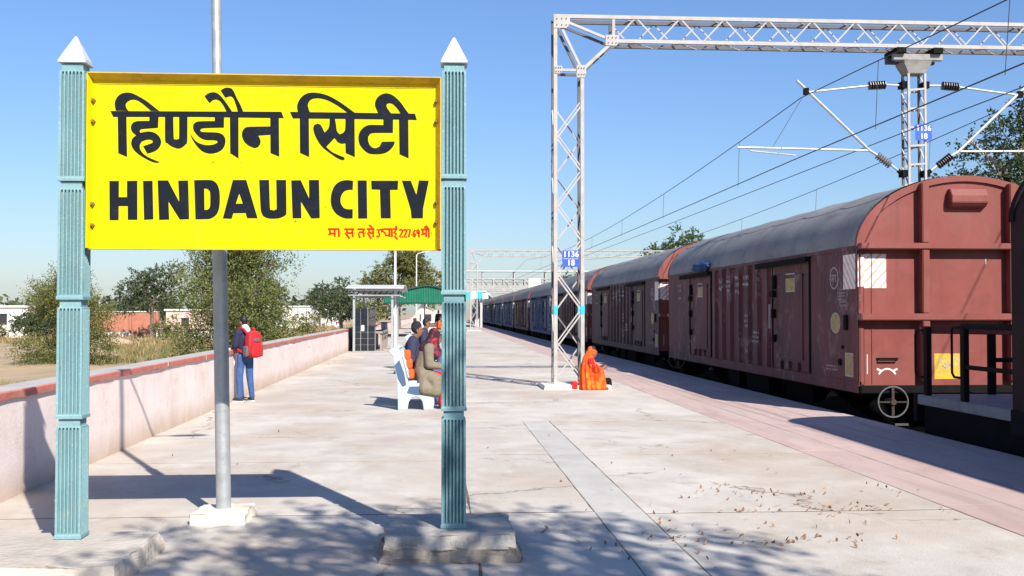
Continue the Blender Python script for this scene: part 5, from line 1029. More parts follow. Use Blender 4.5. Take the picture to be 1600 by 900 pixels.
# white pierced fence of upright bars
fn = thing('pierced_fence', 'low white pierced concrete fence along the far side of the field', 'fence', (-23, 86, -.5))
for (a, b, zt) in ((-27.2, -23.4, .10), (-21.5, -14.5, .32)):
    q = MB(); q.box(a, b, 86, 86.12, zt - .10, zt); q.build('top_rail', M_white, fn); q = MB(); q.box(a, b, 86, 86.12, -.9, -.62); q.build('base', M_house, fn)
    x = a + .1; i = 0
    while x < b:
        q = MB(); q.box(x, x + .10, 86.01, 86.11, -.621, zt - .101); q.build('bar', M_white, fn); x += .26
q = MB(); q.box(-21.5, -14.5, 85.8, 86.3, .325, .40); q.build('shelf_slab', M_housep, fn)
rr_ = []
def rubble(label, x, y, s):
    bm = bmesh.new(); bmesh.ops.create_icosphere(bm, subdivisions=2, radius=1)
    for v_ in bm.verts: v_.co = Vector((v_.co.x * s, v_.co.y * s * .7, v_.co.z * s * .32)) * (1 + .5 * noise.noise(v_.co * 1.7 + Vector((x, y, 0))))
    me = bpy.data.meshes.new('earth_mound'); bm.to_mesh(me); bm.free(); me.materials.append(M_field); me.polygons.foreach_set('use_smooth', [True] * len(me.polygons))
    o = bpy.data.objects.new('earth_mound', me); C.objects.link(o); o.location = (x, y, fz(x, y)); tag(o, label, 'mound', 'earth mounds in the field')
rubble('sandy mound in the field between the left pillar and the acacia', -15.5, 48, 1.6); rubble('earth mound in the dry field at the far left edge', -20, 40, 1.5); rubble('low pale mound before the white pierced fence', -19.5, 66, 2.0)

# ------------------------------------------------------------------ PLATFORM BUILDINGS
k = thing('water_booth', 'black tiled drinking water booth with sheet canopy against the platform wall', 'booth', (-2.6, 46, 0))
q = MB(); q.box(-3.32, -2.45, 44.7, 45.3, 0, 1.0); q.box(-3.32, -2.62, 45.301, 50.6, 0, .78); q.box(-3.32, -2.75, 44.72, 50.6, 1.0, 1.72); q.build('core', M_grout, k)
T = lambda q: q.build('tile', M_tile, k)
tw, th = .262, .232
for i in range(3):
    for j in range(4):
        a = -3.30 + i * (tw + .028); b = .03 + j * (th + .022); T(MB().box(a, a + tw, 44.68, 44.699, b, b + th))
for i in range(2):
    for j in range(3):
        a = -3.30 + i * (tw + .018); b = 1.02 + j * (th + .010); T(MB().box(a, a + tw, 44.70, 44.719, b, b + th))
for i in range(7):
    for j in range(2):
        a = 45.33 + i * .75; T(MB().box(-2.749, -2.73, a, a + .72, 1.02 + j * .35, 1.35 + j * .35))
q = MB(); q.box(-3.0, -2.88, 44.66, 44.679, .82, 1.06); q.build('notice', M_white, k)
q = MB(); q.box(-2.62, -2.15, 45.31, 50.6, .70, .79); q.build('trough_top', M_granite, k, bevel=.02)
for i in range(4):
    y0 = 45.4 + i * 1.35; q = MB(); ar = [(y0, 0), (y0 + .24, 0), (y0 + .24, .3)] + [(y0 + .62 - .38 * math.cos(a) * 1.0, .36 + .2 * math.sin(a)) for a in np.linspace(.15, PI - .15, 7)] + [(y0 + 1.0, .3), (y0 + 1.0, 0), (y0 + 1.3, 0), (y0 + 1.3, .695), (y0, .695)]
    q.prism(ar, lambda a, b, d: (-2.2 - d, a, b), 0, .08); q.build('trough_arch', M_granite, k)
for i in range(3): q = MB(); q.tube([(-2.74, 46.3 + i * 1.5, .98), (-2.58, 46.3 + i * 1.5, .98), (-2.56, 46.3 + i * 1.5, .92)], .02, 6); q.build('tap', M_galv, k)
for (x, y) in ((-3.28, 44.5), (-1.75, 44.5), (-3.28, 50.4), (-1.75, 50.4)): q = MB(); q.box(x - .045, x + .045, y - .045, y + .045, 0, 2.46); q.build('canopy_post', M_galv, k)
rings = []
for x in np.linspace(-3.6, -1.3, 11): rings.append([(x, y, 2.52 + .20 * math.sin(PI * (y - 44) / 7.2)) for y in np.linspace(44.1, 51.2, 24)])
q = MB(); vs = [p for r in rings for p in r]; vs += [(a, b, c + .03) for a, b, c in vs]; n = 24; N_ = len(rings) * n
fs = [(i * n + j, i * n + j + 1, (i + 1) * n + j + 1, (i + 1) * n + j) for i in range(len(rings) - 1) for j in range(n - 1)]; fs += [tuple(N_ + i for i in f) for f in fs]
for i in range(len(rings) - 1): fs += [(i * n, (i + 1) * n, N_ + (i + 1) * n, N_ + i * n), (i * n + n - 1, (i + 1) * n + n - 1, N_ + (i + 1) * n + n - 1, N_ + i * n + n - 1)]
for j in range(n - 1): fs += [(j, j + 1, N_ + j + 1, N_ + j), (N_ - n + j, N_ - n + j + 1, 2 * N_ - n + j + 1, 2 * N_ - n + j)]
q.add(vs, fs); q.build('canopy_roof', M_shelter_grey, k, smooth=True, sharp=40)
for y in (44.3, 47.5, 50.8):
    MB().bar((-3.5, y, 2.46), (-1.4, y, 2.46), .05, .05).build('truss_chord', M_galv, k); MB().bar((-3.5, y, 2.26), (-1.4, y, 2.26), .04, .04).build('truss_chord', M_galv, k)
    for i in range(9): MB().bar((-3.4 + i * .23, y, 2.26), (-3.28 + i * .23, y, 2.46), .03, .03).build('truss_web', M_dark, k)

s = thing('platform_shelter', 'open platform shelter with green corrugated gable roof on white posts', 'shelter', (-1.4, 73, 0))
X0, X1, Y0, Y1 = -3.3, 1.9, 70, 78; XM = (X0 + X1) / 2 + .1
q = MB(); prof = [(X0, 2.25), (X0 + .02, 2.68), (XM - .45, 3.19), (XM - .1, 3.25), (XM + .2, 3.25), (XM + .55, 3.19), (X1 - .02, 2.70), (X1, 2.25)]
for i in range(len(prof) - 1): pass
q.loft([[(x, y, z) for x, z in prof] + [(x, y, z + .09) for x, z in prof[::-1]] for y in (Y0 - .3, Y1 + .2)]); q.build('roof', M_dgreen, s)
top = lambda x: np.interp(x, [p[0] for p in prof], [p[1] for p in prof]) - .02
x = X0 + .04
while x < X1 - .06:
    q = MB(); b = x + .13; q.loft([[(x, Y0 - .14, z0), (x + .03, Y0 - .18, z0), (b - .03, Y0 - .18, z0), (b, Y0 - .14, z0)] for z0 in (2.20,)] + [[(x, Y0 - .14, top(x)), (x + .03, Y0 - .18, top(x + .03)), (b - .03, Y0 - .18, top(b - .03)), (b, Y0 - .14, top(b))]]); q.build('fascia_sheet', M_green, s); x += .155
q = MB(); q.box(X0, X1, Y0 - .13, Y0 - .05, 2.12, 2.21); q.build('eave_beam', M_dgreen, s)
q = MB(); q.prism([(X0 + .02, 2.205)] + [(x_, z_ - .03) for x_, z_ in prof] + [(X1 - .02, 2.205)], lambda a, b, d: (a, d, b), Y0 - .139, Y0 - .10); q.build('fascia_backing', M_green, s)
for y in (Y0 + .3, Y1 - .3):
    for x in (X0 + .6, XM - .25, X1 - 1.0): q = MB(); q.box(x - .09, x + .09, y - .09, y + .09, 0, 2.6); q.build('post', M_white, s)
bx = thing('tea_stall', 'white tea stall with arched front under the far end of the green shelter', 'stall', (-.6, 86, 0))
q = MB(); ar = [(-1.9, 0), (.9, 0), (.9, 1.75), (-.1, 1.75)] + [(-.9 + .7 * math.cos(a), 1.45 + .45 * math.sin(a)) for a in np.linspace(.3, PI - .3, 7)] + [(-1.6, 1.4), (-1.9, 1.2)]
q.prism(ar, lambda a, b, d: (a, 86 + d, b), 0, 2.2); q.build('stall_body', M_housep, bx)
for (a, b, c, d_) in ((-1.75, -1.5, .85, 1.15), (-1.25, -.35, .9, 1.45), (.05, .75, .85, 1.5)): q = MB(); q.box(a, b, 85.97, 86.05, c, d_); q.build('opening', M_hole, bx)
q = MB(); q.box(-1.5, .9, 85.6, 85.98, .78, .86); q.build('counter', M_white, bx)
q = MB(); q.box(-2.75, -2.5, 69.0, 69.3, 0.25, .9); o = q.build('red_box_stand', mat('red_enamel', (.5, .03, .03), .5), None, origin=(-2.62, 69.15, 0)); q = None  # made-up box for an unidentified red shape by the wall
tag(o, 'small made-up red box on legs against the wall near the green shelter', 'stand')
MB_ = MB(); 
for a in (-2.73, -2.52): MB_.box(a - .015, a + .015, 69.1, 69.2, 0, .25)
o2 = MB_.build('leg', M_dark, None, origin=(-2.62, 69.15, 0)); o2.parent = o; o2.location = (0, 0, 0)

# far platform shelter with turquoise and white fascia
s2 = thing('platform_shelter', 'distant platform shelter with turquoise and white striped fascia by the footbridge', 'shelter', (4.4, 120, 0))
q = MB(); 
for i in range(6):
    q = MB(); a = 1.9 + i * .62; q.box(a, a + .62, 118, 118.06, 3.08, 3.85 if i < 5 else 3.7); q.build('fascia_panel', mat('turquoise_sheet', (.03, .42, .50), .6, .1, 4) if i % 2 == 0 else M_white, s2)
q = MB(); q.loft([[(1.7, y, 3.86), (5.4, y, 3.9), (6.1, y, 3.2), (6.1, y, 3.15), (5.35, y, 3.8), (1.7, y, 3.8)] for y in (118.1, 136)]); q.build('roof', M_shelter_grey, s2)
for x in (2.4, 4.9):
    for y in (118.6, 127, 135): q = MB(); q.box(x - .1, x + .1, y - .1, y + .1, 0, 3.8); q.build('post', M_white, s2)

# footbridge far down the line
fb = thing('footbridge', 'white trussed footbridge crossing all tracks far down the platform', 'bridge', (10, 232, 0))
FY = 232; fx0, fx1, z0, z1 = -3.5, 25.5, 6.2, 8.75
fp = lambda nm, a, b, w_, m=M_mast: MB().bar(a, b, w_, w_, (0, 1, 0)).build(nm, m, fb)
q = MB(); q.box(fx0, fx1, FY, FY + 3, z0 - .5, z0 - .25); q.build('deck', M_mast, fb)
for y in (FY, FY + 3):
    for z in (z0, z1, (z0 + z1) / 2 - .3, z0 + .5, z1 - .6): fp('truss_chord', (fx0, y, z), (fx1, y, z), .20 if z in (z0, z1) else .1)
    n = 13; st_ = (fx1 - fx0) / n
    for i in range(n + 1): fp('truss_post', (fx0 + i * st_, y, z0 - .2), (fx0 + i * st_, y, z1 + (1.6 if i % 3 == 0 else 0)), .22)
    for i in range(n): fp('truss_diagonal', (fx0 + i * st_, y, z1), (fx0 + (i + 1) * st_, y, z0), .16)
q = MB(); q.box(fx0 - 1, fx1 + 8, FY - .4, FY + 3.4, z1 + 1.55, z1 + 1.75); q.build('roof', M_shelter_grey, fb)
q = MB(); q.box(19.6, 22.2, FY - .25, FY - .15, z0 + .4, z1 + .1); q.build('sign_panel', M_white, fb)
for x in (-2.6, 5.2, 11.4, 25): 
    for y in (FY + .2, FY + 2.8): q = MB(); q.box(x - .2, x + .2, y - .2, y + .2, -1.1, z0 - .501); q.build('leg', M_mast, fb)

# ------------------------------------------------------------------ BENCHES
def bench(label, bx, y0, L):
    t = thing('platform_bench', label, 'bench', (bx - .3, y0 + L / 2, 0), 'pale blue concrete benches')
    prof = [(-.58, 0), (-.43, 0), (-.41, .13), (-.37, .19), (-.30, .215), (-.23, .19), (-.19, .13), (-.17, 0), (-.02, 0), (.0, .12), (-.03, .30), (.0, .40), (-.02, .44), (-.40, .42), (-.44, .52), (-.50, .75), (-.53, .92), (-.57, .985), (-.64, 1.0), (-.71, .97), (-.72, .92), (-.66, .85), (-.62, .62), (-.585, .35)]
    for y in (y0, y0 + L - .1):
        q = MB(); q.prism([(bx + a, b) for a, b in prof], lambda a, b, d: (a, d, b), y, y + .1); ep = q.build('end_panel', M_benchb, t, bevel=.008)
        if y == y0:
            for P_ in ([(-.63, .72), (-.56, .80), (-.48, .58), (-.45, .40), (-.51, .37), (-.585, .50)], [(-.44, .27), (-.40, .375), (-.02, .385), (-.02, .27), (-.15, .235), (-.30, .24)]):
                q = MB(); q.prism([(bx + a, b) for a, b in P_], lambda a, b, d: (a, y - d, b), .0005, .002); q.build('painted_inset', M_benchd, t)
    q = MB(); q.box(bx - .42, bx + .03, y0 + .101, y0 + L - .101, .40, .462); q.build('seat', M_benchb, t, bevel=.012)
    q = MB(); q.loft([[(bx + a, y, b) for a, b in ((-.43, .50), (-.385, .50), (-.50, .97), (-.56, .97))] for y in (y0 + .101, y0 + L - .101)]); q.build('backrest', M_benchb, t, bevel=.012)
bench('pale blue concrete bench on which the two people sit, nearest of the benches', -.02, 17.62, 1.75)
bench('second pale blue bench farther along, mostly hidden by the seated people', -.05, 27.2, 1.75)

# ------------------------------------------------------------------ PEOPLE
def frame_fn(loc, head, sc=1.0):
    c, s = math.cos(head), math.sin(head); L = Vector(loc)
    return lambda p: L + Vector((c * p[0] - s * p[1], s * p[0] + c * p[1], p[2])) * sc
STAND = dict(pelvis=((0, 0, .93), (.135, .105)), belly=((0, .01, 1.08), (.125, .10)), chest=((0, .0, 1.28), (.15, .11)), collar=((0, .0, 1.42), (.085, .07)), neck=((0, .02, 1.48), .052), jaw=((0, .05, 1.555), (.062, .068)), skull=((0, .04, 1.63), (.075, .088)), crown=((0, .03, 1.69), (.055, .065)), nose=((0, .135, 1.60), .014),
    shl=((-.18, 0, 1.39), .058), ell=((-.23, -.02, 1.12), .043), wrl=((-.22, .10, .88), .029), shr=((.18, 0, 1.39), .058), elr=((.23, -.02, 1.12), .043), wrr=((.22, .10, .88), .029),
    hil=((-.09, 0, .90), .085), knl=((-.10, .02, .50), .058), anl=((-.10, -.01, .09), .040), tol=((-.11, .13, .035), .033), hir=((.09, 0, .90), .085), knr=((.10, .02, .50), .058), anr=((.10, -.01, .09), .040), tor=((.11, .13, .035), .033))
BONES = [('pelvis', 'belly'), ('belly', 'chest'), ('chest', 'collar'), ('collar', 'neck'), ('neck', 'jaw'), ('jaw', 'skull'), ('skull', 'crown'), ('skull', 'nose')] + [b for s in 'lr' for b in (('collar', 'sh' + s), ('sh' + s, 'el' + s), ('el' + s, 'wr' + s), ('pelvis', 'hi' + s), ('hi' + s, 'kn' + s), ('kn' + s, 'an' + s), ('an' + s, 'to' + s))]
def hand(t, fr, wr, d, up, sc, side=1):
    """palm, four unequal curled fingers and a thumb from the palm's side"""
    d = Vector(d).normalized(); up = Vector(up).normalized(); sd = d.cross(up).normalized(); w_ = Vector(wr)
    n = {'w': (fr(w_), .024 * sc), 'p': (fr(w_ + d * .05), (.034 * sc, .020 * sc))}; e = [('w', 'p')]
    for i, (o, l) in enumerate(((-.030, .062), (-.010, .074), (.011, .070), (.031, .055))):
        a = w_ + d * .085 + sd * o; b = a + d * l * .55 - up * .012; c = b + d * l * .35 - up * .03
        n.update({f'a{i}': (fr(a), .0105 * sc), f'b{i}': (fr(b), .0095 * sc), f'c{i}': (fr(c), .008 * sc)}); e += [('p', f'a{i}'), (f'a{i}', f'b{i}'), (f'b{i}', f'c{i}')]
    a = w_ + d * .035 - sd * .036 * side; b = a + d * .035 - sd * .022 * side; c = b + d * .028 - sd * .004 * side
    n.update(t0=(fr(a), .013 * sc), t1=(fr(b), .0115 * sc), t2=(fr(c), .009 * sc)); e += [('w', 't0'), ('t0', 't1'), ('t1', 't2')]
    return skin_mesh(n, e, M_skin, 'hand', t, 1)
def person(label, loc, head, pose, clothes, sc=1.0, hair=True, hair_m=None, hands=True, group=None):
    fr = frame_fn(loc, head, sc); t = thing('person', label, 'person', loc, group); pz = dict(STAND); pz.update(pose)
    sr = lambda r, d=0: tuple((v + d) * sc for v in r) if isinstance(r, tuple) else (r + d) * sc
    AX = fr((1, 0, 0)) - fr((0, 0, 0)); skin_mesh({k: (fr(p), sr(r)) for k, (p, r) in pz.items()}, BONES, M_skin, 'body', t, 2, AX, .011)
    for nm, keys, d, m in clothes:
        ks = [k if isinstance(k, str) else k[0] for k in keys]; nod = {}
        for k in keys:
            if isinstance(k, str): nod[k] = (fr(pz[k][0]), sr(pz[k][1], d))
            else: nod[k[0]] = (fr(k[1] if k[1] is not None else pz[k[0]][0]), sr(k[2]))
        ed = [b for b in BONES if b[0] in ks and b[1] in ks]
        for k in ks:
            if '+' in k: a = k.split('+')[0]; ed.append((a, k))
        skin_mesh(nod, ed, m, nm, t, 2, AX, .014)
    hp, hr = pz['skull']; cp = Vector(pz['crown'][0]); hp = Vector(hp); f = Vector(pz['nose'][0]) - hp; f.z = 0; f.normalize()
    if hair:
        skin_mesh({'a': (fr(hp - f * .030 + Vector((0, 0, -.025))), sr((.070, .068))), 'b': (fr(hp - f * .016 + Vector((0, 0, .025))), sr((.083, .088))), 'c': (fr(cp + f * .01 + Vector((0, 0, .012))), sr((.060, .072)))}, [('a', 'b'), ('b', 'c')], hair_m or M_hair, 'hair', t, 2, AX, .010)
    sd = Vector((f.y, -f.x, 0))
    for s in (-1, 1):
        q = MB(); c = hp + sd * s * .082 - f * .0 + Vector((0, 0, -.03)); q.loft([[fr(c + f * (.020 * k * math.cos(a)) + Vector((0, 0, .030 * k * math.sin(a))) + sd * s * o) for a in np.linspace(0, 2 * PI, 9)[:-1]] for k, o in ((.6, -.01), (1, .004), (.7, .012))]); q.build('ear', M_skin, t, smooth=True)
        q = MB(); c = hp + f * .088 + sd * s * .032 + Vector((0, 0, -.012)); q.loft([[fr(c + sd * (.012 * k * math.cos(a)) + Vector((0, 0, .006 * k * math.sin(a))) + f * o) for a in np.linspace(0, 2 * PI, 9)[:-1]] for k, o in ((1, -.012), (.9, .0), (.4, .004))]); q.build('eye', M_hair, t, smooth=True)
    q = MB(); c = Vector(pz['jaw'][0]) + f * .068 + Vector((0, 0, -.008)); q.loft([[fr(c + sd * (.024 * k * math.cos(a)) + Vector((0, 0, .008 * k * math.sin(a))) + f * o) for a in np.linspace(0, 2 * PI, 11)[:-1]] for k, o in ((1, -.012), (.9, .001), (.4, .004))]); q.build('mouth', mat('lip', (.16, .06, .045), .5, .05), t, smooth=True)
    if hands:
        for s in 'lr':
            a, b = Vector(pz['el' + s][0]), Vector(pz['wr' + s][0]); d = (b - a).normalized()
            hand(t, fr, b, d, Vector((0, 0, 1)) if abs(d.z) < .8 else Vector((1 if s == 'l' else -1, 0, 0)), sc, 1 if s == 'l' else -1)
    return t, fr, pz
cloth = lambda n, c, **k: mat(n, c, .9, k.pop('var', .18), k.pop('scale', 14), bump=.35, bscale=k.pop('bscale', 30), **k)
M_navy = cloth('navy_jacket', (.022, .022, .055)); M_jean = cloth('blue_denim', (.035, .085, .22), dirt=(.12, .19, .36), dirt_scale=4, dirt_amt=.6); M_shoe = cloth('dark_shoe', (.03, .035, .05))
M_redbag = cloth('red_nylon', (.43, .014, .018), var=.18); M_greybag = cloth('grey_nylon', (.10, .10, .115)); M_khaki = cloth('khaki_coat', (.185, .155, .11)); M_redtr = cloth('red_trousers', (.58, .015, .015))
M_beanie = cloth('black_knit', (.015, .016, .024)); M_orange = cloth('orange_bag', (.62, .10, .015)); M_bluej = cloth('dark_blue_jacket', (.035, .032, .07)); M_whitec = cloth('white_cloth', (.72, .72, .70), var=.08)
M_plaid = cloth('red_black_shawl', (.02, .012, .018), dirt=(.62, .03, .07), dirt_scale=9, dirt_amt=1.0)
M_sari = cloth('orange_sari', (.74, .075, .008), dirt=(.80, .34, .03), dirt_scale=6, dirt_amt=.95, var=.25, scale=8); M_sari2 = cloth('yellow_sari_border', (.80, .36, .03))
UP = ['pelvis', 'belly', 'chest', 'collar', 'shl', 'ell', 'wrl', 'shr', 'elr', 'wrr']; TR = ['pelvis', 'hil', 'knl', 'anl', 'hir', 'knr', 'anr']

# boy at the wall, back to the viewer
hd = math.atan2(.72, .69); S = .865; loc = (-3.33, 19.55, 0)
pose = dict(skull=((-.01, .07, 1.62), (.075, .088)), jaw=((-.02, .095, 1.55), (.062, .066)), crown=((0, .05, 1.69), (.055, .065)), nose=((-.05, .165, 1.575), .014), neck=((0, .03, 1.48), .054),
    ell=((-.22, .03, 1.13), .043), wrl=((-.14, .27, 1.08), .030), elr=((.21, .04, 1.12), .043), wrr=((.10, .25, 1.06), .030), knl=((-.12, .03, .50), .058), anl=((-.14, -.02, .09), .04), tol=((-.17, .12, .035), .034), knr=((.11, .0, .50), .058), anr=((.14, -.04, .09), .04), tor=((.18, .09, .035), .034))
boy, fr, pz = person('boy in navy jacket and blue jeans with a red backpack, standing at the wall', loc, hd, pose, [
    ('jacket', [('pelvis', (0, 0, .95), (.15, .12)), 'belly', 'chest', ('collar', None, (.105, .09)), 'shl', 'ell', ('wrl', (-.165, .20, 1.09), .036), 'shr', 'elr', ('wrr', (.13, .19, 1.07), .036)], .022, M_navy),
    ('jeans', [('pelvis', (0, 0, .92), (.135, .105)), 'hil', ('knl', None, .075), ('anl', (-.14, -.02, .10), .058), 'hir', ('knr', None, .075), ('anr', (.14, -.04, .10), .058)], .012, M_jean)], S)
q = {'a': (fr((0, -.035, 1.44)), (.085 * S, .07 * S)), 'b': (fr((0, .01, 1.505)), (.072 * S, .07 * S))}; skin_mesh(q, [('a', 'b')], M_whitec, 'white_collar', boy, 2)
for s, a, t_ in (('l', 'anl', 'tol'), ('r', 'anr', 'tor')):
    A_, T_ = Vector(pz[a][0]), Vector(pz[t_][0]); d = (T_ - A_); d.z = 0
    skin_mesh({'h': (fr(A_ - d * .25 + Vector((0, 0, -.045))), .045 * S), 'm': (fr(A_ + d * .4 + Vector((0, 0, -.035))), (.05 * S, .045 * S)), 't': (fr(A_ + d * 1.25 + Vector((0, 0, -.058))), (.045 * S, .032 * S))}, [('h', 'm'), ('m', 't')], M_shoe, 'shoe', boy, 1)
    q = MB(); c = A_ + d * .45; f = d.normalized(); sd_ = Vector((f.y, -f.x, 0)); q.loft([[fr(Vector((c.x, c.y, z)) + f * (.165 * math.cos(k)) + sd_ * (.052 * math.sin(k))) for k in np.linspace(0, 2 * PI, 17)[:-1]] for z in (.001, .022)]); q.build('sole', M_whitec, boy)
def rounded_pack(fr_, parent, name, c, hw, hd_, hh, m, bev=.045, taper=.82):
    bm = bmesh.new(); bmesh.ops.create_cube(bm, size=2)
    bmesh.ops.subdivide_edges(bm, edges=bm.edges[:], cuts=5, use_grid_fill=True)
    for v_ in bm.verts:
        p = v_.co.copy(); r = 4.0; n_ = (abs(p.x) ** r + abs(p.y) ** r + abs(p.z) ** r) ** (1 / r); p /= n_
        k = 1 - (1 - taper) * (p.z * .5 + .5); w_ = noise.noise(p * 2.3 + Vector(c) * 5) * .05
        v_.co = Vector((p.x * hw * k * (1 + w_), p.y * hd_ * (1 + w_ * 2), p.z * hh * (1 + w_)))
    q = MB(); idx = {v_: i for i, v_ in enumerate(bm.verts)}; q.add([fr_(Vector(c) + v_.co) for v_ in bm.verts], [[idx[v_] for v_ in f.verts] for f in bm.faces]); bm.free()
    return q.build(name, m, parent, smooth=True, sharp=80)
bp = thing('backpack', 'red school backpack with grey trim worn by the boy at the wall', 'backpack', fr((0, -.25, .9)))
rounded_pack(fr, bp, 'main_bag', (.02, -.235, 1.16), .185, .105, .27, M_redbag); rounded_pack(fr, bp, 'front_pocket', (.02, -.335, 1.05), .145, .05, .145, M_redbag, taper=.9)
rounded_pack(fr, bp, 'badge', (.02, -.343, 1.245), .085, .018, .035, M_greybag, taper=1); rounded_pack(fr, bp, 'side_pocket', (.20, -.22, 1.02), .03, .075, .11, M_greybag, taper=1); rounded_pack(fr, bp, 'side_pocket', (-.16, -.22, 1.02), .03, .075, .11, M_greybag, taper=1)
for s in (-1, 1):
    q = MB(); q.tube(smooth_curve([fr((.02 + s * .10, -.16, 1.38)), fr((s * .13, -.09, 1.475)), fr((s * .145, .06, 1.45)), fr((s * .15, .145, 1.3)), fr((s * .17, .10, 1.1)), fr((.02 + s * .15, -.13, .98))], 4), .026 * S, 6); q.build('strap', M_redbag, bp, smooth=True)
    q = MB(); q.tube(smooth_curve([fr((.02 + s * .15, -.335, .94)), fr((.02 + s * .165, -.325, 1.15)), fr((.02 + s * .11, -.30, 1.38)), fr((.02, -.30, 1.42))], 4), .008 * S, 5); q.build('piping', M_greybag, bp)
q = MB(); q.tube([fr((.0, -.25, 1.42)), fr((.0, -.24, 1.47)), fr((.05, -.24, 1.47)), fr((.05, -.25, 1.42))], .010 * S, 5); q.build('grab_loop', M_redbag, bp)
q = MB(); P0 = [(-.26, .27, 1.08), (-.05, .33, 1.08), (-.04, .30, .72), (-.25, .24, .70)]; q.loft([[fr(p) for p in P0], [fr((p[0] + .012, p[1] - .035, p[2])) for p in P0]]); q.build('paper_bag', M_whitec, None, origin=fr((-.15, .28, .7)), bevel=.004)
tag(bpy.data.objects['paper_bag'], 'white paper bag held by the boy against the wall', 'bag')

SIT = dict(pelvis=((0, 0, .555), (.15, .12)), belly=((0, .01, .70), (.14, .11)), chest=((0, .03, .90), (.155, .115)), collar=((0, .05, 1.04), (.085, .07)), neck=((0, .07, 1.10), .052), jaw=((0, .11, 1.17), (.062, .068)), skull=((0, .10, 1.245), (.075, .088)), crown=((0, .09, 1.305), (.055, .065)), nose=((0, .195, 1.215), .014),
    shl=((-.18, .04, 1.01), .058), ell=((-.23, .04, .76), .043), wrl=((-.13, .26, .70), .030), shr=((.18, .04, 1.01), .058), elr=((.23, .04, .76), .043), wrr=((.13, .26, .70), .030),
    hil=((-.10, .04, .54), .09), knl=((-.11, .42, .53), .062), anl=((-.11, .42, .09), .04), tol=((-.11, .55, .035), .033), hir=((.10, .04, .54), .09), knr=((.11, .42, .53), .062), anr=((.11, .42, .09), .04), tor=((.11, .55, .035), .033))
def seated(label, loc, head, coat, legs, pose=None, sc=1.0, hair=True, group=None, skirt=.0, hair_m=None):
    p = dict(SIT); p.update(pose or {}); cl = [('coat', ['pelvis', 'belly', 'chest', ('collar', None, (.105, .095)), 'shl', 'ell', ('wrl', None, .042), 'shr', 'elr', ('wrr', None, .042)] , .03, coat)]
    if skirt: cl[0][1].append('hil'); cl[0][1].append('hir')
    cl.append(('trousers', ['pelvis', 'hil', ('knl', None, .082), ('anl', (p['anl'][0][0], p['anl'][0][1], .10), .07), 'hir', ('knr', None, .082), ('anr', (p['anr'][0][0], p['anr'][0][1], .10), .07)], .012, legs))
    t, fr, pz = person(label, loc, head, p, cl, sc, hair, group=group, hair_m=hair_m)
    for s in 'lr':
        A_ = Vector(pz['an' + s][0]); skin_mesh({'h': (fr(A_ + Vector((0, -.03, -.045))), .042 * sc), 't': (fr(A_ + Vector((0, .15, -.055))), (.042 * sc, .03 * sc))}, [('h', 't')], M_shoe, 'shoe', t, 1)
    return t, fr, pz
E90 = -PI / 2
pa, fa, pza = seated('person in khaki coat and red trousers with red and black shawl', (-.22, 17.93, 0), E90, M_khaki, M_redtr, dict(chest=((0, .08, .88), (.17, .13)), belly=((0, .03, .70), (.16, .13)), pelvis=((0, .02, .56), (.17, .14)), collar=((0, .14, 1.0), (.09, .08)), neck=((0, .17, 1.05), .054), jaw=((0, .24, 1.09), (.062, .066)), skull=((0, .22, 1.165), (.075, .088)), crown=((0, .20, 1.225), (.055, .065)), nose=((0, .32, 1.12), .014), shl=((-.18, .11, .97), .06), shr=((.18, .11, .97), .06), ell=((-.23, .12, .72), .046), elr=((.23, .12, .72), .046), wrl=((-.14, .34, .68), .03), wrr=((.14, .34, .68), .03), knl=((-.11, .36, .50), .062), knr=((.11, .36, .50), .062), anl=((-.11, .33, .09), .04), anr=((.11, .33, .09), .04), tol=((-.11, .46, .035), .033), tor=((.11, .46, .035), .033)), 1.0, False)
skin_mesh({'p': (fa((0, .02, .60)), (.20, .17)), 'h': (fa((.16, .04, .54)), (.13, .13)), 'k': (fa((.23, .22, .47)), (.13, .12)), 'd': (fa((.26, .22, .30)), (.12, .11)), 'h2': (fa((-.10, .06, .52)), (.12, .12)), 'k2': (fa((-.13, .26, .47)), (.115, .11)), 'd2': (fa((-.13, .24, .33)), (.11, .10)), 'e': (fa((.27, .04, .33)), (.115, .10))}, [('p', 'h'), ('h', 'k'), ('k', 'd'), ('p', 'h2'), ('h2', 'k2'), ('k2', 'd2'), ('h', 'e'), ('e', 'd')], M_khaki, 'coat_skirt', pa, 2, (0, -1, 0), .014)
N_ = {'k': (fa((0, .205, 1.175)), (.100, .102)), 'c': (fa((0, .185, 1.235)), (.078, .085)), 'n': (fa((0, .15, 1.04)), (.14, .125)), 'b': (fa((0, .09, .95)), (.20, .155)), 'fl': (fa((-.15, .21, .87)), .085), 'fr': (fa((.15, .21, .87)), .085), 'fm': (fa((.02, .24, .90)), .085)}
skin_mesh(N_, [('n', 'k'), ('k', 'c'), ('n', 'b'), ('b', 'fl'), ('b', 'fr'), ('n', 'fm'), ('fm', 'fr')], M_plaid, 'shawl', pa, 2, (0, -1, 0), .012)
pb, fb2, _ = seated('person in black knit cap and dark blue jacket leaning back on the bench', (-.38, 18.72, 0), E90, M_bluej, M_jean, dict(chest=((0, -.02, .93), (.16, .12)), collar=((0, .0, 1.08), (.09, .08)), neck=((0, .03, 1.14), .054), jaw=((0, .085, 1.205), (.062, .066)), skull=((0, .07, 1.28), (.075, .088)), crown=((0, .06, 1.34), (.055, .065)), nose=((0, .17, 1.24), .014), shl=((-.18, -.01, 1.05), .06), shr=((.18, -.01, 1.05), .06), ell=((-.22, -.02, .78), .045), elr=((.25, -.04, .77), .045)), 1.0, False)
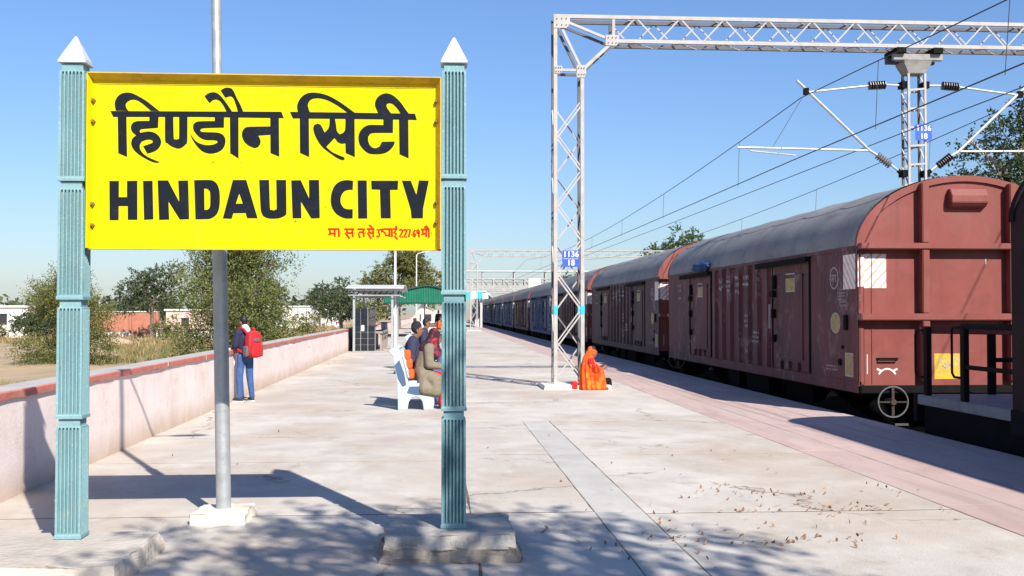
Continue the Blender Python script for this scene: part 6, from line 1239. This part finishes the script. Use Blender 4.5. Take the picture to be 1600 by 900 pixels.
skin_mesh({'a': (fb2((0, .045, 1.285)), (.088, .088)), 'b': (fb2((0, .052, 1.335)), (.084, .094)), 'c': (fb2((0, .04, 1.375)), (.05, .055))}, [('a', 'b'), ('b', 'c')], M_beanie, 'knit_cap', pb, 2, (0, -1, 0), .01)
ob = thing('cloth_bag', 'orange quilted bag wedged between the bench back and the seated person', 'bag', (-.40, 17.86, .47))
ident = lambda p: Vector(p)
for i, z in enumerate((.57, .73, .87)): rounded_pack(ident, ob, 'bag_quilt', (-.40 - .03 * i, 17.80, z), .06, .075, .085, M_orange, taper=.95)
pc, fc, _ = seated('dark haired person in dark jacket sitting on the second bench behind', (-.34, 27.9, 0), E90, M_bluej, M_jean, dict(), 1.05)
# figures under the shelter
seated('tiny figure in orange beside the green shelter', (.15, 62, 0), E90, M_orange, M_khaki, sc=1.0, group=None)
person('tiny standing figure in dark clothes at the tea stall counter', (.2, 80, 0), .4, {}, [('coat', UP, .025, M_bluej), ('trousers', TR, .012, M_jean)], 1.0)
person('tiny standing figure in pale clothes right of the shelter posts', (1.0, 76, 0), -.8, {}, [('coat', UP, .025, M_whitec), ('trousers', TR, .012, M_khaki)], 1.0)

# woman in orange sari sitting at the foot of the portal
loc = (3.04, 22.1, 0); SIT2 = dict(pelvis=((0, 0, .17), (.16, .14)), belly=((0, .02, .30), (.14, .12)), chest=((0, .05, .48), (.14, .11)), collar=((0, .08, .60), (.08, .07)), neck=((0, .10, .65), .05), jaw=((0, .145, .70), (.058, .064)), skull=((0, .135, .765), (.07, .083)), crown=((0, .12, .815), (.052, .06)), nose=((0, .225, .735), .013),
    shl=((-.16, .07, .57), .052), ell=((-.20, .20, .40), .04), wrl=((-.08, .31, .46), .028), shr=((.16, .07, .57), .052), elr=((.20, .20, .40), .04), wrr=((.08, .31, .44), .028), hil=((-.10, .04, .15), .08), knl=((-.11, .27, .40), .06), anl=((-.10, .29, .08), .04), tol=((-.10, .42, .03), .032), hir=((.10, .04, .15), .08), knr=((.11, .27, .40), .06), anr=((.10, .29, .08), .04), tor=((.10, .42, .03), .032))
wn, fw, _ = person('woman wrapped in a bright orange sari sitting by the portal footing', loc, E90, SIT2, [('blouse', ['belly', 'chest', 'collar', 'shl', 'ell', 'shr', 'elr'], .02, M_redtr)], 1.0)
N_ = {'s': (fw((0, .115, .765)), (.094, .096)), 't': (fw((0, .10, .81)), (.070, .082)), 'h': (fw((0, .06, .70)), (.100, .088)), 'n': (fw((0, .04, .60)), (.145, .115)), 'b': (fw((0, .02, .42)), (.19, .145)), 'l': (fw((0, .01, .2)), (.20, .165)), 'f': (fw((0, .02, .06)), (.22, .18)), 'sl': (fw((-.15, .10, .52)), .085), 'el': (fw((-.17, .20, .40)), .08), 'sr': (fw((.15, .10, .52)), .085), 'er': (fw((.17, .20, .40)), .08), 'kl': (fw((-.11, .26, .36)), (.10, .10)), 'al': (fw((-.11, .29, .09)), (.11, .10)), 'kr': (fw((.11, .26, .36)), (.10, .10)), 'ar': (fw((.11, .29, .09)), (.11, .10))}
o = skin_mesh(N_, [('l', 'b'), ('b', 'n'), ('n', 'h'), ('h', 's'), ('s', 't'), ('l', 'f'), ('l', 'kl'), ('kl', 'al'), ('l', 'kr'), ('kr', 'ar'), ('al', 'f'), ('ar', 'f'), ('n', 'sl'), ('sl', 'el'), ('el', 'kl'), ('n', 'sr'), ('sr', 'er'), ('er', 'kr')], M_sari, 'sari', wn, 2, (0, -1, 0), .009)
for v_ in o.data.vertices:
    a = math.atan2(v_.co.y, v_.co.x - .1); k = min(1, max(0, (.75 - v_.co.z) * 2)); g_ = .015 * k * math.sin(a * 12 + v_.co.z * 7 + 2 * math.sin(v_.co.x * 7)); v_.co.x += g_ * math.cos(a); v_.co.y += g_ * math.sin(a); v_.co.z = max(v_.co.z, .004)
q = MB(); q.tube(smooth_curve([fw((-.09, .19, .83)), fw((-.13, .14, .68)), fw((-.20, .12, .52)), fw((-.22, .22, .42)), fw((-.215, .32, .28)), fw((-.20, .36, .06))], 5), .022, 6); q.build('sari_border', M_sari2, wn, smooth=True)
rounded_pack(ident, None, 'cloth_bag', (3.52, 22.4, .11), .09, .10, .11, M_black).location = (0, 0, 0); tag(bpy.data.objects['cloth_bag.001'] if 'cloth_bag.001' in bpy.data.objects else bpy.data.objects['cloth_bag'], 'small dark bag on the ground beside the woman in orange', 'bag')
rounded_pack(ident, None, 'red_bundle', (2.80, 22.12, .085), .07, .08, .085, M_redtr); tag(bpy.data.objects['red_bundle'], 'small red cloth bundle left of the woman by the portal column', 'bundle')
